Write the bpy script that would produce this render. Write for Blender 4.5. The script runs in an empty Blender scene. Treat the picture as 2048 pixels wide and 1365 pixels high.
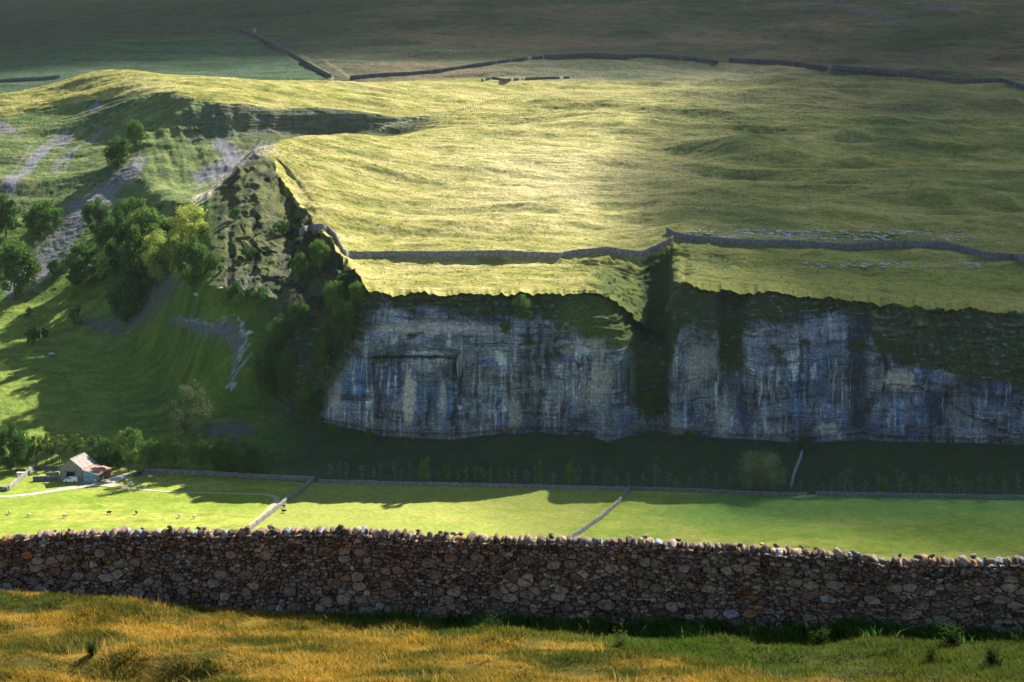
import bpy, math, random
import numpy as np
from mathutils import Vector, Matrix

# ------------------------------------------------------------------ camera, sky, sun, exposure
SC = bpy.context.scene
COL = SC.collection
F = 3600.0
PITCH = math.radians(7.7)
CAM = (0.0, 0.0, 130.0)
cd = bpy.data.cameras.new("camera")
cd.sensor_width = 36.0
cd.lens = F / 2048 * 36.0
cd.clip_start = 0.5
cd.clip_end = 12000
cam = bpy.data.objects.new("camera", cd)
COL.objects.link(cam)
cam.location = CAM
cam.rotation_euler = (math.pi / 2 - PITCH, 0, 0)
SC.camera = cam
cd.dof.use_dof = True
cd.dof.focus_distance = 640
cd.dof.aperture_fstop = 5.0

SUN_EL = math.radians(36)
SUN_AZ = math.radians(32)          # measured from +Y towards +X
SUNV = Vector((math.sin(SUN_AZ) * math.cos(SUN_EL), math.cos(SUN_AZ) * math.cos(SUN_EL), math.sin(SUN_EL)))
w = bpy.data.worlds.new("World")
SC.world = w
w.use_nodes = True
nt = w.node_tree
sky = nt.nodes.new("ShaderNodeTexSky")
sky.sky_type = 'NISHITA'
sky.sun_disc = False
sky.sun_elevation = SUN_EL
sky.sun_rotation = SUN_AZ
sky.air_density = 1.0
sky.dust_density = 0.6
sky.ozone_density = 1.6
bg = nt.nodes["Background"]
bg.inputs[1].default_value = 0.05
nt.links.new(sky.outputs[0], bg.inputs[0])
sl = bpy.data.lights.new("sun", 'SUN')
sl.energy = 5.0
sl.angle = math.radians(0.5)
sl.color = (1.0, 0.93, 0.80)
so = bpy.data.objects.new("sun", sl)
COL.objects.link(so)
so.rotation_euler = SUNV.to_track_quat('Z', 'Y').to_euler()
so.location = (300, 400, 600)
SC.view_settings.view_transform = 'Standard'
SC.view_settings.look = 'None'
SC.view_settings.exposure = 1.7
SC.view_settings.gamma = 1.0
SC.cycles.max_bounces = 5
SC.cycles.diffuse_bounces = 2
SC.cycles.transparent_max_bounces = 12
SC.cycles.volume_bounces = 1

# ------------------------------------------------------------------ helpers
rng = np.random.default_rng(7)
random.seed(7)
sT, cT = math.sin(PITCH), math.cos(PITCH)

def P(px, py, Y):
    """photo pixel (2048 frame) + forward distance -> world (vectorised)"""
    u = (px - 1024.0) / F
    wv = -(py - 682.5) / F
    dy = cT + wv * sT
    dz = -sT + wv * cT
    t = Y / dy
    return u * t, Y + 0 * t, 130.0 + dz * t

def proj(x, y, z):
    dz = z - 130.0
    dep = y * cT - dz * sT
    up = y * sT + dz * cT
    return 1024 + F * x / dep, 682.5 - F * up / dep

def py_at(Y, z):
    dz = z - 130.0
    return 682.5 - F * (Y * sT + dz * cT) / (Y * cT - dz * sT)

def yz0(py, z=0.0):
    wv = -(py - 682.5) / F
    return (z - 130.0) * (cT + wv * sT) / (-sT + wv * cT)

def _h(ix, iy, seed):
    h = (ix.astype(np.uint32) * np.uint32(374761393) + iy.astype(np.uint32) * np.uint32(668265263) + np.uint32(seed * 974711 & 0xffffffff))
    h = (h ^ (h >> np.uint32(13))) * np.uint32(1274126177)
    h = h ^ (h >> np.uint32(16))
    return h

def noise(x, y, seed=0):
    x = np.asarray(x, dtype=np.float64); y = np.asarray(y, dtype=np.float64)
    x, y = np.broadcast_arrays(x, y)
    xi = np.floor(x).astype(np.int64); yi = np.floor(y).astype(np.int64)
    xf = (x - xi).astype(np.float32); yf = (y - yi).astype(np.float32)
    u = xf * xf * xf * (xf * (xf * 6 - 15) + 10); v = yf * yf * yf * (yf * (yf * 6 - 15) + 10)
    def g(dx, dy):
        a = _h((xi + dx) & 0xffffffff, (yi + dy) & 0xffffffff, seed).astype(np.float32) * np.float32(6.2831853 / 4294967296.0)
        return np.cos(a) * (xf - dx) + np.sin(a) * (yf - dy)
    with np.errstate(over='ignore'):
        n00, n10, n01, n11 = g(0, 0), g(1, 0), g(0, 1), g(1, 1)
    a = n00 + u * (n10 - n00); b = n01 + u * (n11 - n01)
    return (a + v * (b - a)) * 1.45

def fbm(x, y, seed=0, octv=4, gain=0.5):
    s = 0; a = 1.0; t = 0
    for k in range(octv):
        s = s + a * noise(x * 2 ** k, y * 2 ** k, seed + k * 17)
        t += a; a *= gain
    return s / t

def ss(a, b, x):
    t = np.clip((x - a) / (b - a), 0, 1)
    return t * t * (3 - 2 * t)

def band(x, a, b, e):
    return ss(a - e, a + e, x) * (1 - ss(b - e, b + e, x))

def tag(o, label=None, cat=None, group=None, kind=None):
    if label: o["label"] = label
    if cat: o["category"] = cat
    if group: o["group"] = group
    if kind: o["kind"] = kind
    return o

def empty(name, loc, label, cat, rz=0.0, group=None):
    o = bpy.data.objects.new(name, None)
    o.empty_display_size = 0.3
    COL.objects.link(o)
    o.location = loc
    o.rotation_euler = (0, 0, rz)
    return tag(o, label, cat, group)

def link_mesh(name, me, mat, parent=None, smooth=False):
    o = bpy.data.objects.new(name, me)
    if mat is not None and not me.materials:
        me.materials.append(mat)
    if smooth:
        me.polygons.foreach_set('use_smooth', np.ones(len(me.polygons), dtype=bool))
    COL.objects.link(o)
    if parent is not None:
        o.parent = parent
    return o

def np_mesh(name, verts, faces, col=None, smooth=False):
    """faces: (n,3) or (n,4) int array"""
    me = bpy.data.meshes.new(name)
    verts = np.ascontiguousarray(verts, dtype=np.float32); faces = np.ascontiguousarray(faces, dtype=np.int32)
    n, k = faces.shape
    me.vertices.add(len(verts)); me.vertices.foreach_set('co', verts.ravel())
    me.loops.add(n * k); me.loops.foreach_set('vertex_index', faces.ravel())
    me.polygons.add(n); me.polygons.foreach_set('loop_start', np.arange(0, n * k, k, dtype=np.int32))
    me.polygons.foreach_set('loop_total', np.full(n, k, dtype=np.int32))
    if smooth:
        me.polygons.foreach_set('use_smooth', np.ones(n, dtype=bool))
    me.update(calc_edges=True)
    if col is not None:
        a = me.color_attributes.new("Col", 'FLOAT_COLOR', 'POINT')
        c = np.ones((len(verts), 4), dtype=np.float32); c[:, :3] = col
        a.data.foreach_set('color', c.ravel())
    return me

def py_mesh(name, verts, faces, cols=None):
    me = bpy.data.meshes.new(name)
    me.from_pydata(verts, [], faces)
    me.update()
    if cols is not None:
        a = me.color_attributes.new("Col", 'FLOAT_COLOR', 'POINT')
        c = np.ones((len(verts), 4), dtype=np.float32); c[:, :3] = np.array(cols)
        a.data.foreach_set('color', c.ravel())
    return me

# ------------------------------------------------------------------ materials
def newmat(name):
    m = bpy.data.materials.new(name)
    m.use_nodes = True
    t = m.node_tree
    b = t.nodes["Principled BSDF"]
    return m, t, b

def nnode(t, scale, detail=4, rough=0.55, vec=None, stretch=None):
    tc = t.nodes.new("ShaderNodeNewGeometry") if vec is None else None
    src = tc.outputs['Position'] if vec is None else vec
    if stretch is not None:
        mp = t.nodes.new("ShaderNodeMapping")
        mp.inputs['Scale'].default_value = stretch
        t.links.new(src, mp.inputs['Vector']); src = mp.outputs[0]
    n = t.nodes.new("ShaderNodeTexNoise")
    n.inputs['Scale'].default_value = scale
    n.inputs['Detail'].default_value = detail
    n.inputs['Roughness'].default_value = rough
    t.links.new(src, n.inputs['Vector'])
    return n

def ramp(t, src, stops):
    r = t.nodes.new("ShaderNodeValToRGB")
    els = r.color_ramp.elements
    while len(els) < len(stops): els.new(0.5)
    for e, (p, c) in zip(els, stops):
        e.position = p
        e.color = (c, c, c, 1) if not isinstance(c, tuple) else (*c, 1)
    t.links.new(src, r.inputs[0])
    return r

def mixc(t, a, b, fac, mode='MIX'):
    m = t.nodes.new("ShaderNodeMix"); m.data_type = 'RGBA'; m.blend_type = mode
    for s, v in ((m.inputs[6], a), (m.inputs[7], b), (m.inputs[0], fac)):
        if hasattr(v, 'links') or hasattr(v, 'is_linked'): t.links.new(v, s)
        elif isinstance(v, tuple): s.default_value = (*v, 1)
        else: s.default_value = v
    return m.outputs[2]

def bump(t, b, h, strength, dist, prev=None):
    n = t.nodes.new("ShaderNodeBump")
    n.inputs['Strength'].default_value = strength
    n.inputs['Distance'].default_value = dist
    t.links.new(h, n.inputs['Height'])
    if prev is not None: t.links.new(prev, n.inputs['Normal'])
    t.links.new(n.outputs[0], b.inputs['Normal'])
    return n.outputs[0]

def colmat(name, scales=((0.9, 0.35), (4.0, 0.3)), bumps=((1.2, 0.7, 0.5),), rough=0.95, hue=None, translucent=0.0, stretch=None, spec=0.05):
    """surface colour from the mesh's own Col attribute, broken up by procedural noise"""
    m, t, b = newmat(name)
    at = t.nodes.new("ShaderNodeAttribute"); at.attribute_name = "Col"
    c = at.outputs['Color']
    for sc, amt in scales:
        n = nnode(t, sc, 5, 0.6, stretch=stretch)
        r = ramp(t, n.outputs['Fac'], [(0.25, 1 - amt), (0.5, 1.0), (0.75, 1 + amt)])
        c = mixc(t, c, r.outputs[0], 1.0, 'MULTIPLY')
    if hue:
        n = nnode(t, hue[0], 4, 0.5)
        r = ramp(t, n.outputs['Fac'], [(0.4, 0.0), (0.7, hue[2])])
        c = mixc(t, c, mixc(t, c, hue[1], 1.0, 'MULTIPLY'), r.outputs[0])
    t.links.new(c, b.inputs['Base Color'])
    b.inputs['Roughness'].default_value = rough
    b.inputs['Specular IOR Level'].default_value = spec
    prev = None
    for sc, st, di in bumps:
        n = nnode(t, sc, 6, 0.65, stretch=stretch)
        prev = bump(t, b, n.outputs['Fac'], st, di, prev)
    return m

def plain(name, col, rough=0.7, metal=0.0, spec=0.3, nscale=3.0, amt=0.2):
    m, t, b = newmat(name)
    n = nnode(t, nscale, 4, 0.6)
    r = ramp(t, n.outputs['Fac'], [(0.3, 1 - amt), (0.7, 1 + amt)])
    t.links.new(mixc(t, col, r.outputs[0], 1.0, 'MULTIPLY'), b.inputs['Base Color'])
    b.inputs['Roughness'].default_value = rough
    b.inputs['Metallic'].default_value = metal
    b.inputs['Specular IOR Level'].default_value = spec
    return m

def leafmat(name, trans=0.35):
    m, t, b = newmat(name)
    at = t.nodes.new("ShaderNodeAttribute"); at.attribute_name = "Col"
    oi = t.nodes.new("ShaderNodeObjectInfo")
    r = ramp(t, oi.outputs['Random'], [(0.0, (0.8, 0.85, 0.8)), (1.0, (1.15, 1.1, 1.0))])
    c = mixc(t, at.outputs['Color'], r.outputs[0], 1.0, 'MULTIPLY')
    t.links.new(c, b.inputs['Base Color'])
    b.inputs['Roughness'].default_value = 0.9
    b.inputs['Specular IOR Level'].default_value = 0.0
    tr = t.nodes.new("ShaderNodeBsdfTranslucent")
    t.links.new(c, tr.inputs['Color'])
    mx = t.nodes.new("ShaderNodeMixShader"); mx.inputs[0].default_value = trans
    t.links.new(b.outputs[0], mx.inputs[1]); t.links.new(tr.outputs[0], mx.inputs[2])
    t.links.new(mx.outputs[0], t.nodes["Material Output"].inputs['Surface'])
    return m

# ------------------------------------------------------------------ terrain: profile lines, front to back
STEP = 2.0
PX = np.arange(-300, 2352, STEP)
NC = len(PX)
def line(pts):
    a = np.array(pts, dtype=float)
    return [np.interp(PX, a[:, 0], a[:, 1]), np.interp(PX, a[:, 0], a[:, 2])]
def flat(Y, z):
    return [np.full(NC, py_at(Y, z)), np.full(NC, float(Y))]

FAR_EDGE = [(-300, 926), (0, 930), (290, 942), (640, 966), (1260, 979), (1600, 989), (2048, 996), (2400, 1001)]
epy = np.interp(PX, [p[0] for p in FAR_EDGE], [p[1] for p in FAR_EDGE])
T0 = flat(60, 110)
T1 = flat(430, 0.5)
T1b = [np.full(NC, py_at(500, 0.0)), np.full(NC, 500.0)]
E = [epy, yz0(epy)]
B = line([(-300, 775, 668), (0, 785, 671), (200, 790, 671), (400, 805, 666), (500, 815, 662), (556, 822, 658), (572, 828, 650), (640, 846, 640), (760, 873, 632),
          (900, 880, 629), (1080, 866, 633), (1150, 872, 631), (1215, 886, 627), (1300, 868, 634), (1345, 869, 631), (1450, 880, 628), (1640, 886, 625), (1730, 882, 626), (2048, 892, 621), (2400, 900, 616)])
M1 = line([(-300, 690, 702), (0, 695, 703), (120,698,702), (250,703,694), (400, 705, 676), (500, 715, 668), (545, 725, 664), (565, 730, 656), (600, 725, 650), (640, 740, 648), (680, 770, 640), (760, 800, 634),
           (1000, 800, 632), (1345, 800, 632), (2048, 800, 622), (2400, 810, 618)])
M = line([(-300, 600, 742), (0, 605, 742), (120,602,738),(300, 592, 705), (400, 570, 696), (470, 572, 694), (520, 590, 688), (570, 605, 680), (600, 612, 674), (640, 640, 662), (680, 690, 645), (760, 715, 635),
          (1000, 715, 633), (1345, 715, 634), (1700, 715, 627), (1850, 760, 625), (2048, 775, 621), (2400, 780, 618)])
C0 = line([(-300, 520, 780), (0, 520, 780), (120, 518, 775),(300, 510, 746.308), (400, 480, 737.2), (470, 470, 736), (520, 480, 732), (570, 500, 726), (620, 545, 702), (660, 590, 669.818), (700, 620, 650), (745, 640, 640),
           (1000, 645, 637), (1200, 645, 637), (1300, 690, 642), (1338, 690, 644), (1346, 640, 638), (1700, 640, 632), (1800, 690, 629), (1900, 720, 626), (2048, 735, 623), (2400, 740, 620)])
C = line([(-300, 450, 815), (0, 450, 815), (120, 448, 808),(300, 445, 789.938), (385, 413, 772.72), (430, 374, 796), (480, 327, 806), (510, 306, 814), (530, 306, 818), (545, 316, 820), (557, 350, 810), (570, 392, 796),
          (625, 438, 744.88), (645, 462, 723.2), (680, 512, 686.982), (712, 552, 660), (740, 585, 647), (800, 588, 645), (1000, 590, 644), (1120, 586, 645), (1200, 589, 646), (1225, 600, 648), (1250, 618, 651), (1275, 642, 655), (1300, 662, 659), (1320, 668, 661), (1333, 655, 660), (1339, 610, 657),
          (1346, 560, 652), (1362, 568, 646), (1430, 580, 645), (1495, 590, 645), (1520, 580, 643), (1600, 594, 641), (1700, 600, 641), (1750, 608, 644), (1900, 618, 643), (2048, 625, 642), (2400, 640, 640)])
C[0] = C[0] + ss(735, 760, PX) * (1 - ss(1225, 1240, PX) * (1 - ss(1346, 1360, PX))) * (17 * fbm(PX / 48, PX * 0, 401, 6, 0.6) + 3 * noise(PX / 9, PX * 0, 402))
C[1] = C[1] + ss(735, 760, PX) * (1 - ss(1225, 1240, PX) * (1 - ss(1346, 1360, PX))) * 2.5 * fbm(PX / 40, PX * 0, 403, 3)
C[0] = C[0] + band(PX, 552, 728, 8) * (30 * fbm(PX / 26, PX * 0, 411, 3)) + band(PX, 395, 505, 10) * 6 * fbm(PX / 22, PX * 0, 412, 3)
C[1] = C[1] + band(PX, 552, 728, 8) * 16 * fbm(PX / 22, PX * 0, 413, 3)
C0[0] = C0[0] + band(PX, 440, 730, 20) * 22 * fbm(PX / 34, PX * 0, 414, 3)
M[0] = M[0] + band(PX, 440, 730, 20) * 14 * fbm(PX / 28, PX * 0, 415, 3)
K = line([(-300, 425, 828), (0, 425, 828), (300, 422, 809.938), (385, 412, 777.72), (430, 372.5, 802), (480, 325, 814), (510, 303, 826), (545, 300, 838), (570, 345, 838), (625, 405, 778.88), (645, 430, 757.2), (680, 478, 724.982), (712, 500, 712), (760, 512, 710), (1000, 508, 712),
          (1240, 500, 716), (1290, 496, 720), (1325, 484, 722), (1348, 474, 722), (1400, 476, 722), (1700, 496, 714), (2048, 516, 705), (2400, 530, 700)])
D = line([(-300, 400, 842), (0, 400, 842), (120, 399, 840),(300, 400, 822.446), (385, 411, 778.88), (430, 371, 802), (480, 322, 816), (510, 299, 832), (545, 283, 857), (640, 276, 888.48), (750, 270, 915), (850, 262, 942), (1000, 262, 950), (2400, 262, 950)])
G = line([(-300, 345, 872), (0, 345, 872), (300, 350, 870), (385, 400, 872), (430, 384, 880), (480, 345, 900), (545, 318, 930), (640, 304, 960), (750, 286, 975), (820, 268, 985), (880, 252, 980), (2400, 252, 968)])
F0 = line([(-300, 300, 898), (0, 300, 900), (300, 290, 912), (400, 290, 935), (520, 268, 962), (640, 262, 982), (760, 259, 996), (840, 254, 1004), (900, 243, 1000), (2400, 238, 990)])
FT = line([(-300, 262, 920), (0, 235, 938), (200, 195, 955), (290, 174, 962), (370, 188, 963), (450, 200, 968), (520, 208, 972), (640, 220, 988), (760, 234, 1001), (850, 243, 1010), (900, 236, 1012), (2400, 225, 1015)])
R = line([(-300, 262, 962), (0, 186, 985), (60, 177, 992), (110, 165, 1000), (160, 143, 1008), (200, 134, 1012), (240, 136, 1015), (330, 147, 1025), (450, 160, 1040), (650, 161, 1080), (800, 166, 1085), (900, 176, 1080), (1000, 190, 1072), (2400, 190, 1070)])
H = line([(-300, 285, 1060), (0, 205, 1075), (200, 190, 1080), (450, 178, 1100), (650, 166, 1120), (800, 162, 1128), (1000, 162, 1130), (2400, 165, 1125)])
I1 = line([(-300, 180, 1150), (0, 168, 1150), (200, 160, 1150), (650, 152, 1165), (1000, 145, 1160), (2400, 150, 1150)])
I2 = line([(-300, 135, 1260), (0, 130, 1260), (600, 110, 1270), (1000, 100, 1260), (2400, 100, 1250)])
S1 = line([(-300, 118, 1340), (0, 103, 1340), (200, 82, 1350), (500, 62, 1370), (700, 42, 1400), (900, 26, 1430), (1200, 14, 1470), (1500, 4, 1490), (1800, -5, 1500), (2400, -20, 1500)])
S1b = line([(-300, 130, 1480), (0, 115, 1480), (500, 72, 1500), (900, 34, 1550), (1300, 12, 1560), (1600, -5, 1570), (2400, -40, 1570)])
S2 = line([(-300, 40, 1850), (0, 30, 1850), (1000, -30, 1900), (2400, -90, 1900)])
S3 = line([(-300, -60, 2500), (1000, -110, 2500), (2400, -160, 2500)])
S4 = flat(3400, 250)

lft = 1 - ss(275, 430, PX)
for L_, d_ in ((B, 32), (M1, 60), (M, 74), (C0, 78), (C, 72), (K, 70), (D, 66)): L_[1] = L_[1] + d_ * lft
lft2 = 1 - ss(60, 520, PX)
for L_, d_ in ((G, 66), (F0, 72), (FT, 80), (R, 66), (H, 40)): L_[1] = L_[1] + d_ * lft2
SEG = [('hillside', T0, T1, 14), ('field', T1, T1b, 8), ('field', T1b, E, 190), ('slope', E, B, 100), ('crag', B, M1, 100), ('crag', M1, M, 90), ('crag', M, C0, 90), ('crag', C0, C, 90),
       ('moor', C, K, 130), ('moor', K, D, 300), ('moor', D, G, 24), ('moor', G, F0, 50), ('moor', F0, FT, 60), ('moor', FT, R, 70), ('moor', R, H, 26), ('far', H, I1, 24), ('far', I1, I2, 56), ('far', I2, S1, 80),
       ('far', S1, S1b, 20), ('far', S1b, S2, 80), ('far', S2, S3, 30), ('far', S3, S4, 10)]
rows_py, rows_Y, rowseg, start = [], [], [], {}
for k, (nm, a, b, n) in enumerate(SEG):
    start[k] = len(rowseg)
    t = (np.arange(n) / n)[:, None]
    rows_py.append(a[0][None] * (1 - t) + b[0][None] * t)
    rows_Y.append(a[1][None] * (1 - t) + b[1][None] * t)
    rowseg += [k] * n
rows_py.append(SEG[-1][2][0][None]); rows_Y.append(SEG[-1][2][1][None]); rowseg.append(len(SEG) - 1)
PYg = np.concatenate(rows_py); YYg = np.concatenate(rows_Y)
rowseg = np.array(rowseg); NR = len(rowseg)
# soften the joints between segments on the grassy ground (not on the crag)
def blur_rows(A, r):
    k = np.exp(-0.5 * (np.arange(-2 * r, 2 * r + 1) / r) ** 2); k /= k.sum()
    Ap = np.pad(A, ((2 * r, 2 * r), (0, 0)), mode='edge')
    out = np.zeros_like(A)
    for i, kk in enumerate(k): out += kk * Ap[i:i + len(A)]
    return out
c_start = start[8]
wt = ss(c_start + 2, c_start + 30, np.arange(NR))[:, None] * (1 - ss(NR - 40, NR - 20, np.arange(NR)))[:, None]
# left of the crag the slope is open ground, smooth all the way
leftw = (1 - ss(380, 460, PX))[None, :]
wl = ss(start[3], start[3] + 20, np.arange(NR))[:, None] * (1 - ss(c_start, c_start + 20, np.arange(NR)))[:, None] * leftw
wt = np.maximum(wt, wl)
wt = np.maximum(wt, band(PX, 400, 735, 10)[None, :] * ss(start[7] + 30, start[7] + 60, np.arange(NR))[:, None] * (1 - ss(start[8] + 30, start[8] + 60, np.arange(NR))[:, None]))
keep = np.ones(NR)
for k in (10, 14, 18):    # keep the hard skyline of the two headlands
    keep *= 1 - 0.6 * np.exp(-0.5 * ((np.arange(NR) - start[k]) / 8.0) ** 2)
wt = wt * keep[:, None]
wt[start[8]:start[9]] *= (np.arange(start[9] - start[8])[:, None] / 130.0) ** 0.7
PYb, YYb = blur_rows(PYg, 9), blur_rows(YYg, 9)
PYg = PYg * (1 - wt) + PYb * wt; YYg = YYg * (1 - wt) + YYb * wt

def blur_cols(A, r):
    k = np.exp(-0.5 * (np.arange(-2 * r, 2 * r + 1) / r) ** 2); k /= k.sum()
    Ap = np.pad(A, ((0, 0), (2 * r, 2 * r)), mode='edge')
    out = np.zeros_like(A)
    for i, kk in enumerate(k): out += kk * Ap[:, i:i + A.shape[1]]
    return out
rr = np.arange(NR)[:, None]
for r_, w_ in ((14, ss(start[8] + 1, start[8] + 26, rr) * np.ones((1, NC)) * (1 - 0.85 * band(PX[None, :], 1225, 1365, 8) * (1 - ss(start[9] - 50, start[9], rr)))), (16, ss(start[9], start[9] + 60, rr) * (1 - 0.8 * (1 - ss(860, 940, PX[None, :])) * ss(start[10] - 90, start[10] - 30, rr) * (1 - ss(start[16], start[16] + 10, rr)))),
               (20, (rr >= start[3]) * (rr < start[9] + 60) * (1 - ss(290, 360, PX[None, :]))), (12, (rr >= start[11]) * (rr < start[16]) * np.ones((1, NC)))):
    PYg = PYg * (1 - w_) + blur_cols(PYg, r_) * w_
    YYg = YYg * (1 - w_) + blur_cols(YYg, r_) * w_

PXg = np.broadcast_to(PX[None, :], PYg.shape)
X, Yw, Z = P(PXg, PYg, YYg)
X = X.copy(); Yw = Yw.copy(); Z = Z.copy()
# weights of the kinds of ground
row = np.arange(NR)[:, None]
is_far = ss(start[15] - 10, start[15] + 20, row)
is_field = (row >= start[1]) & (row < start[3])
crag_rows = (row >= start[4]) & (row < start[8])
w_front = ss(552, 572, PXg + 14 * fbm(PYg / 26, PXg * 0, 404, 3)) * crag_rows                              # true rock, in front
# west flank rock: between M and C for px 385..740
w_west = ss(400, 450, PXg) * ((row >= start[6]) & (row < start[8] + 6)) * (1 - ss(700, 745, PXg))
w_cliff = np.clip(np.maximum(w_front, w_west), 0, 1)
# smooth the cliff weight at its top and bottom
edge = np.clip(np.minimum((row - start[4]) / 6.0, (start[8] - row) / 8.0), 0, 1)
w_cliff = w_cliff * edge
w_gr = 1 - w_cliff
# --- broad undulation of the grassy ground
openm = ss(start[8] + 5, start[8] + 90, row) * 1.0
dz = openm * (1 - 0.3 * is_far) * (4.2 * fbm(X / 95 + 0.004 * Yw, Yw / 34, 3, 3) + 1.3 * fbm(X / 44, Yw / 13 + X / 90, 5, 3))
right = ss(1150, 1500, PXg)
rid = 1 - np.abs(noise(X / 95 + 3 + noise(X / 60, Yw / 60, 90) * 0.6, Yw / 27 + X / 260 + noise(X / 50, Yw / 50, 91) * 0.5, 11)) * 1.5
dz += openm * right * 2.6 * (rid - 0.5)
dz += openm * is_far * 5.0 * fbm(X / 160, Yw / 120, 21, 4)
gsl = ((row >= start[3]) & (row < start[8])) * w_gr
dz += gsl * ss(start[3], start[3] + 50, row) * (1.2 * fbm(X / 26, Yw / 20, 31, 4))
dz += is_field * 0.15 * fbm(X / 30, Yw / 30, 33, 2) * ss(500, 520, Yw)
# --- tussocks
dz += (openm * 0.8 + 0.2 * ((row >= start[8]))) * (0.42 * fbm(X / 6, Yw / 3.0, 41, 3) + 0.2 * noise(X / 1.7, Yw / 1.5, 42)) * (1 - 0.2 * is_far)
dz += gsl * (0.35 * fbm(X / 4, Yw / 4, 44, 3) + 0.12 * noise(X / 1.5, Yw / 1.5, 45))
# named landforms: (px, py, half width m, half depth m, height m, rotation)
def landform(px, py, wx, wy, h, ang=0.0):
    j = int(np.clip((px - PX[0]) / STEP, 0, NC - 1))
    col = PYg[:, j]
    i = np.where((col[:-1] >= py) & (col[1:] < py) & (np.arange(NR - 1) >= start[8]))[0][0]
    x0, y0 = X[i, j], Yw[i, j]
    ca, sa = math.cos(ang), math.sin(ang)
    dx, dy = X - x0, Yw - y0
    a = (dx * ca + dy * sa) / wx; b = (-dx * sa + dy * ca) / wy
    return h * np.exp(-(a * a + b * b))
dz += openm * (landform(1545, 305, 28, 15, 6.5) + landform(1480, 300, 14, 12, 2.5) + landform(1230, 250, 42, 26, 5.0, -0.5) + landform(1340, 300, 30, 10, -3.0, -0.9)
               + landform(1080, 330, 60, 20, 3.0, 0.05) + landform(800, 330, 45, 24, 3.0) + landform(760, 415, 34, 9, -2.2) + landform(900, 460, 50, 9, 1.8, 0.08)
               + landform(1700, 250, 55, 9, 3.2, 0.12) + landform(1900, 215, 60, 9, 3.0, 0.2) + landform(1650, 220, 50, 8, 2.5, 0.1) + landform(1900, 400, 60, 12, 3.0, -0.1) + landform(1330, 225, 60, 12, 4.0, -0.35) + landform(1440, 345, 40, 10, -3.5, -0.2) + landform(1180, 420, 70, 10, 2.6, 0.05)
               + landform(700, 340, 26, 18, 2.5) + landform(1000, 240, 60, 14, 2.5, 0.1) + landform(1560, 395, 60, 9, 2.5, -0.08) + landform(1450, 190, 50, 9, 3.0, 0.15) + landform(1800, 270, 60, 8, 3.0, 0.15)
               + landform(1750, 330, 70, 8, -2.5, 0.05) + landform(1950, 300, 40, 9, -3.0) + landform(1600, 430, 50, 9, 1.8, -0.1))
# plateau in front of the crag-top wall stays even; steps of rock near the brow
brow = band(row * 1.0, start[8] + 6, start[8] + 120, 6) * ss(740, 800, PXg)
dz += brow * 0.5 * fbm(X / 9, Yw / 5, 47, 3)
Z += dz
# broken ledges round the gully head
gl = band(row * 1.0, start[7] + 10, start[9] - 10, 12) * band(PXg, 1150, 1372, 20)
nose = band(row * 1.0, start[6] + 20, start[8] + 26, 14) * band(PXg, 470, 735, 25)
Yw += nose * (4.5 * fbm(X / 9, Z / 7, 470, 4)); X += nose * 3.0 * fbm(Yw / 9, Z / 7, 471, 3); Z += nose * 1.5 * fbm(X / 6, Yw / 6, 472, 3)
q_ = Z / 2.6 + 1.2 * noise(X / 9, Yw / 9, 420)
Z += gl * 1.7 * (np.floor(q_) + ss(0.25, 0.75, q_ - np.floor(q_)) - q_)
Yw += gl * 1.6 * fbm(X / 5, Z / 3, 421, 3)
X += gl * 1.2 * fbm(Yw / 5, Z / 3, 422, 3)
# --- crag relief: move the face to and fro
fx, fz = X, Z
face = w_front
rel = 0.0
rel = rel + 4.5 * fbm(fx / 26, fz / 60, 51, 3)
zonev = ss(1720, 1800, PXg) * (1 - ss(-10, 25, PYg - np.interp(PX, [1700, 1850, 2048, 2400], [640, 715, 745, 750])[None, :]))
rel = rel + (1 - 0.85 * zonev) * 1.0 * fbm(fx / 4.2, fz / 26, 52, 4) + zonev * (2.4 * fbm(fx / 20, fz / 2.4, 405, 3) + 0.7 * noise(fx / 3, fz / 1.5, 406))                      # flutes
lay = fz / 3.4 + 1.3 * noise(fx / 26, fz / 14, 430) + 0.25 * noise(fx / 5, fz / 5, 431)
lf = lay - np.floor(lay)
rel = rel - (1.5 * lf * (1 - ss(0.9, 1.0, lf)) - 0.6) * (0.35 + 0.65 * ss(-0.1, 0.35, fbm(fx / 15, fz / 9, 432, 3) + 0.5 * (1 - ss(660, 740, PYg))))
rel = rel + 0.3 * fbm(fx / 34, fz / 2.6, 53, 2)                     # bedding
rel = rel + 0.45 * fbm(fx / 1.8, fz / 2.2, 54, 3)
rel = rel + 0.7 * np.clip(np.abs(noise(fx / 7.0, fz / 60, 57)) * -8 + 0.8, 0, 1)    # vertical cracks
stp = PYg + 10 * noise(fx / 22, fz / 9, 58)
ledge = 0.0
for (y0, amp) in ((615, 1.5), (632, 1.2), (652, 1.5), (676, 1.0), (718, 1.3), (760, -0.7), (790, -0.6)):
    ledge = ledge + amp * (1 - ss(y0 - 3, y0 + 3, stp))
rel = rel + ledge * 0.75 - 0.8
gully = ss(1236, 1300, PXg) * (1 - ss(1337, 1343, PXg))
rel = rel + gully * 13 * (1 - 0.75 * ss(790, 862, PYg))
rel = rel + 6.0 * band(PXg + 6 * noise(fz / 9, fx * 0, 59), 1442, 1494, 9) * ss(585, 600, PYg) * (1 - ss(715, 775, PYg))
rel = rel + 5.0 * ss(1500, 1735, PXg) * (1 - ss(1737, 1747, PXg)) * ss(600, 640, PYg)
rel = rel + 1.6 * band(PXg + 3 * noise(fz / 6, fx * 0, 60), 908, 918, 3) * ss(690, 730, PYg)
rel = rel + 1.2 * band(PXg + 3 * noise(fz / 6, fx * 0, 61), 1076, 1082, 2.5) * ss(650, 700, PYg)
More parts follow.
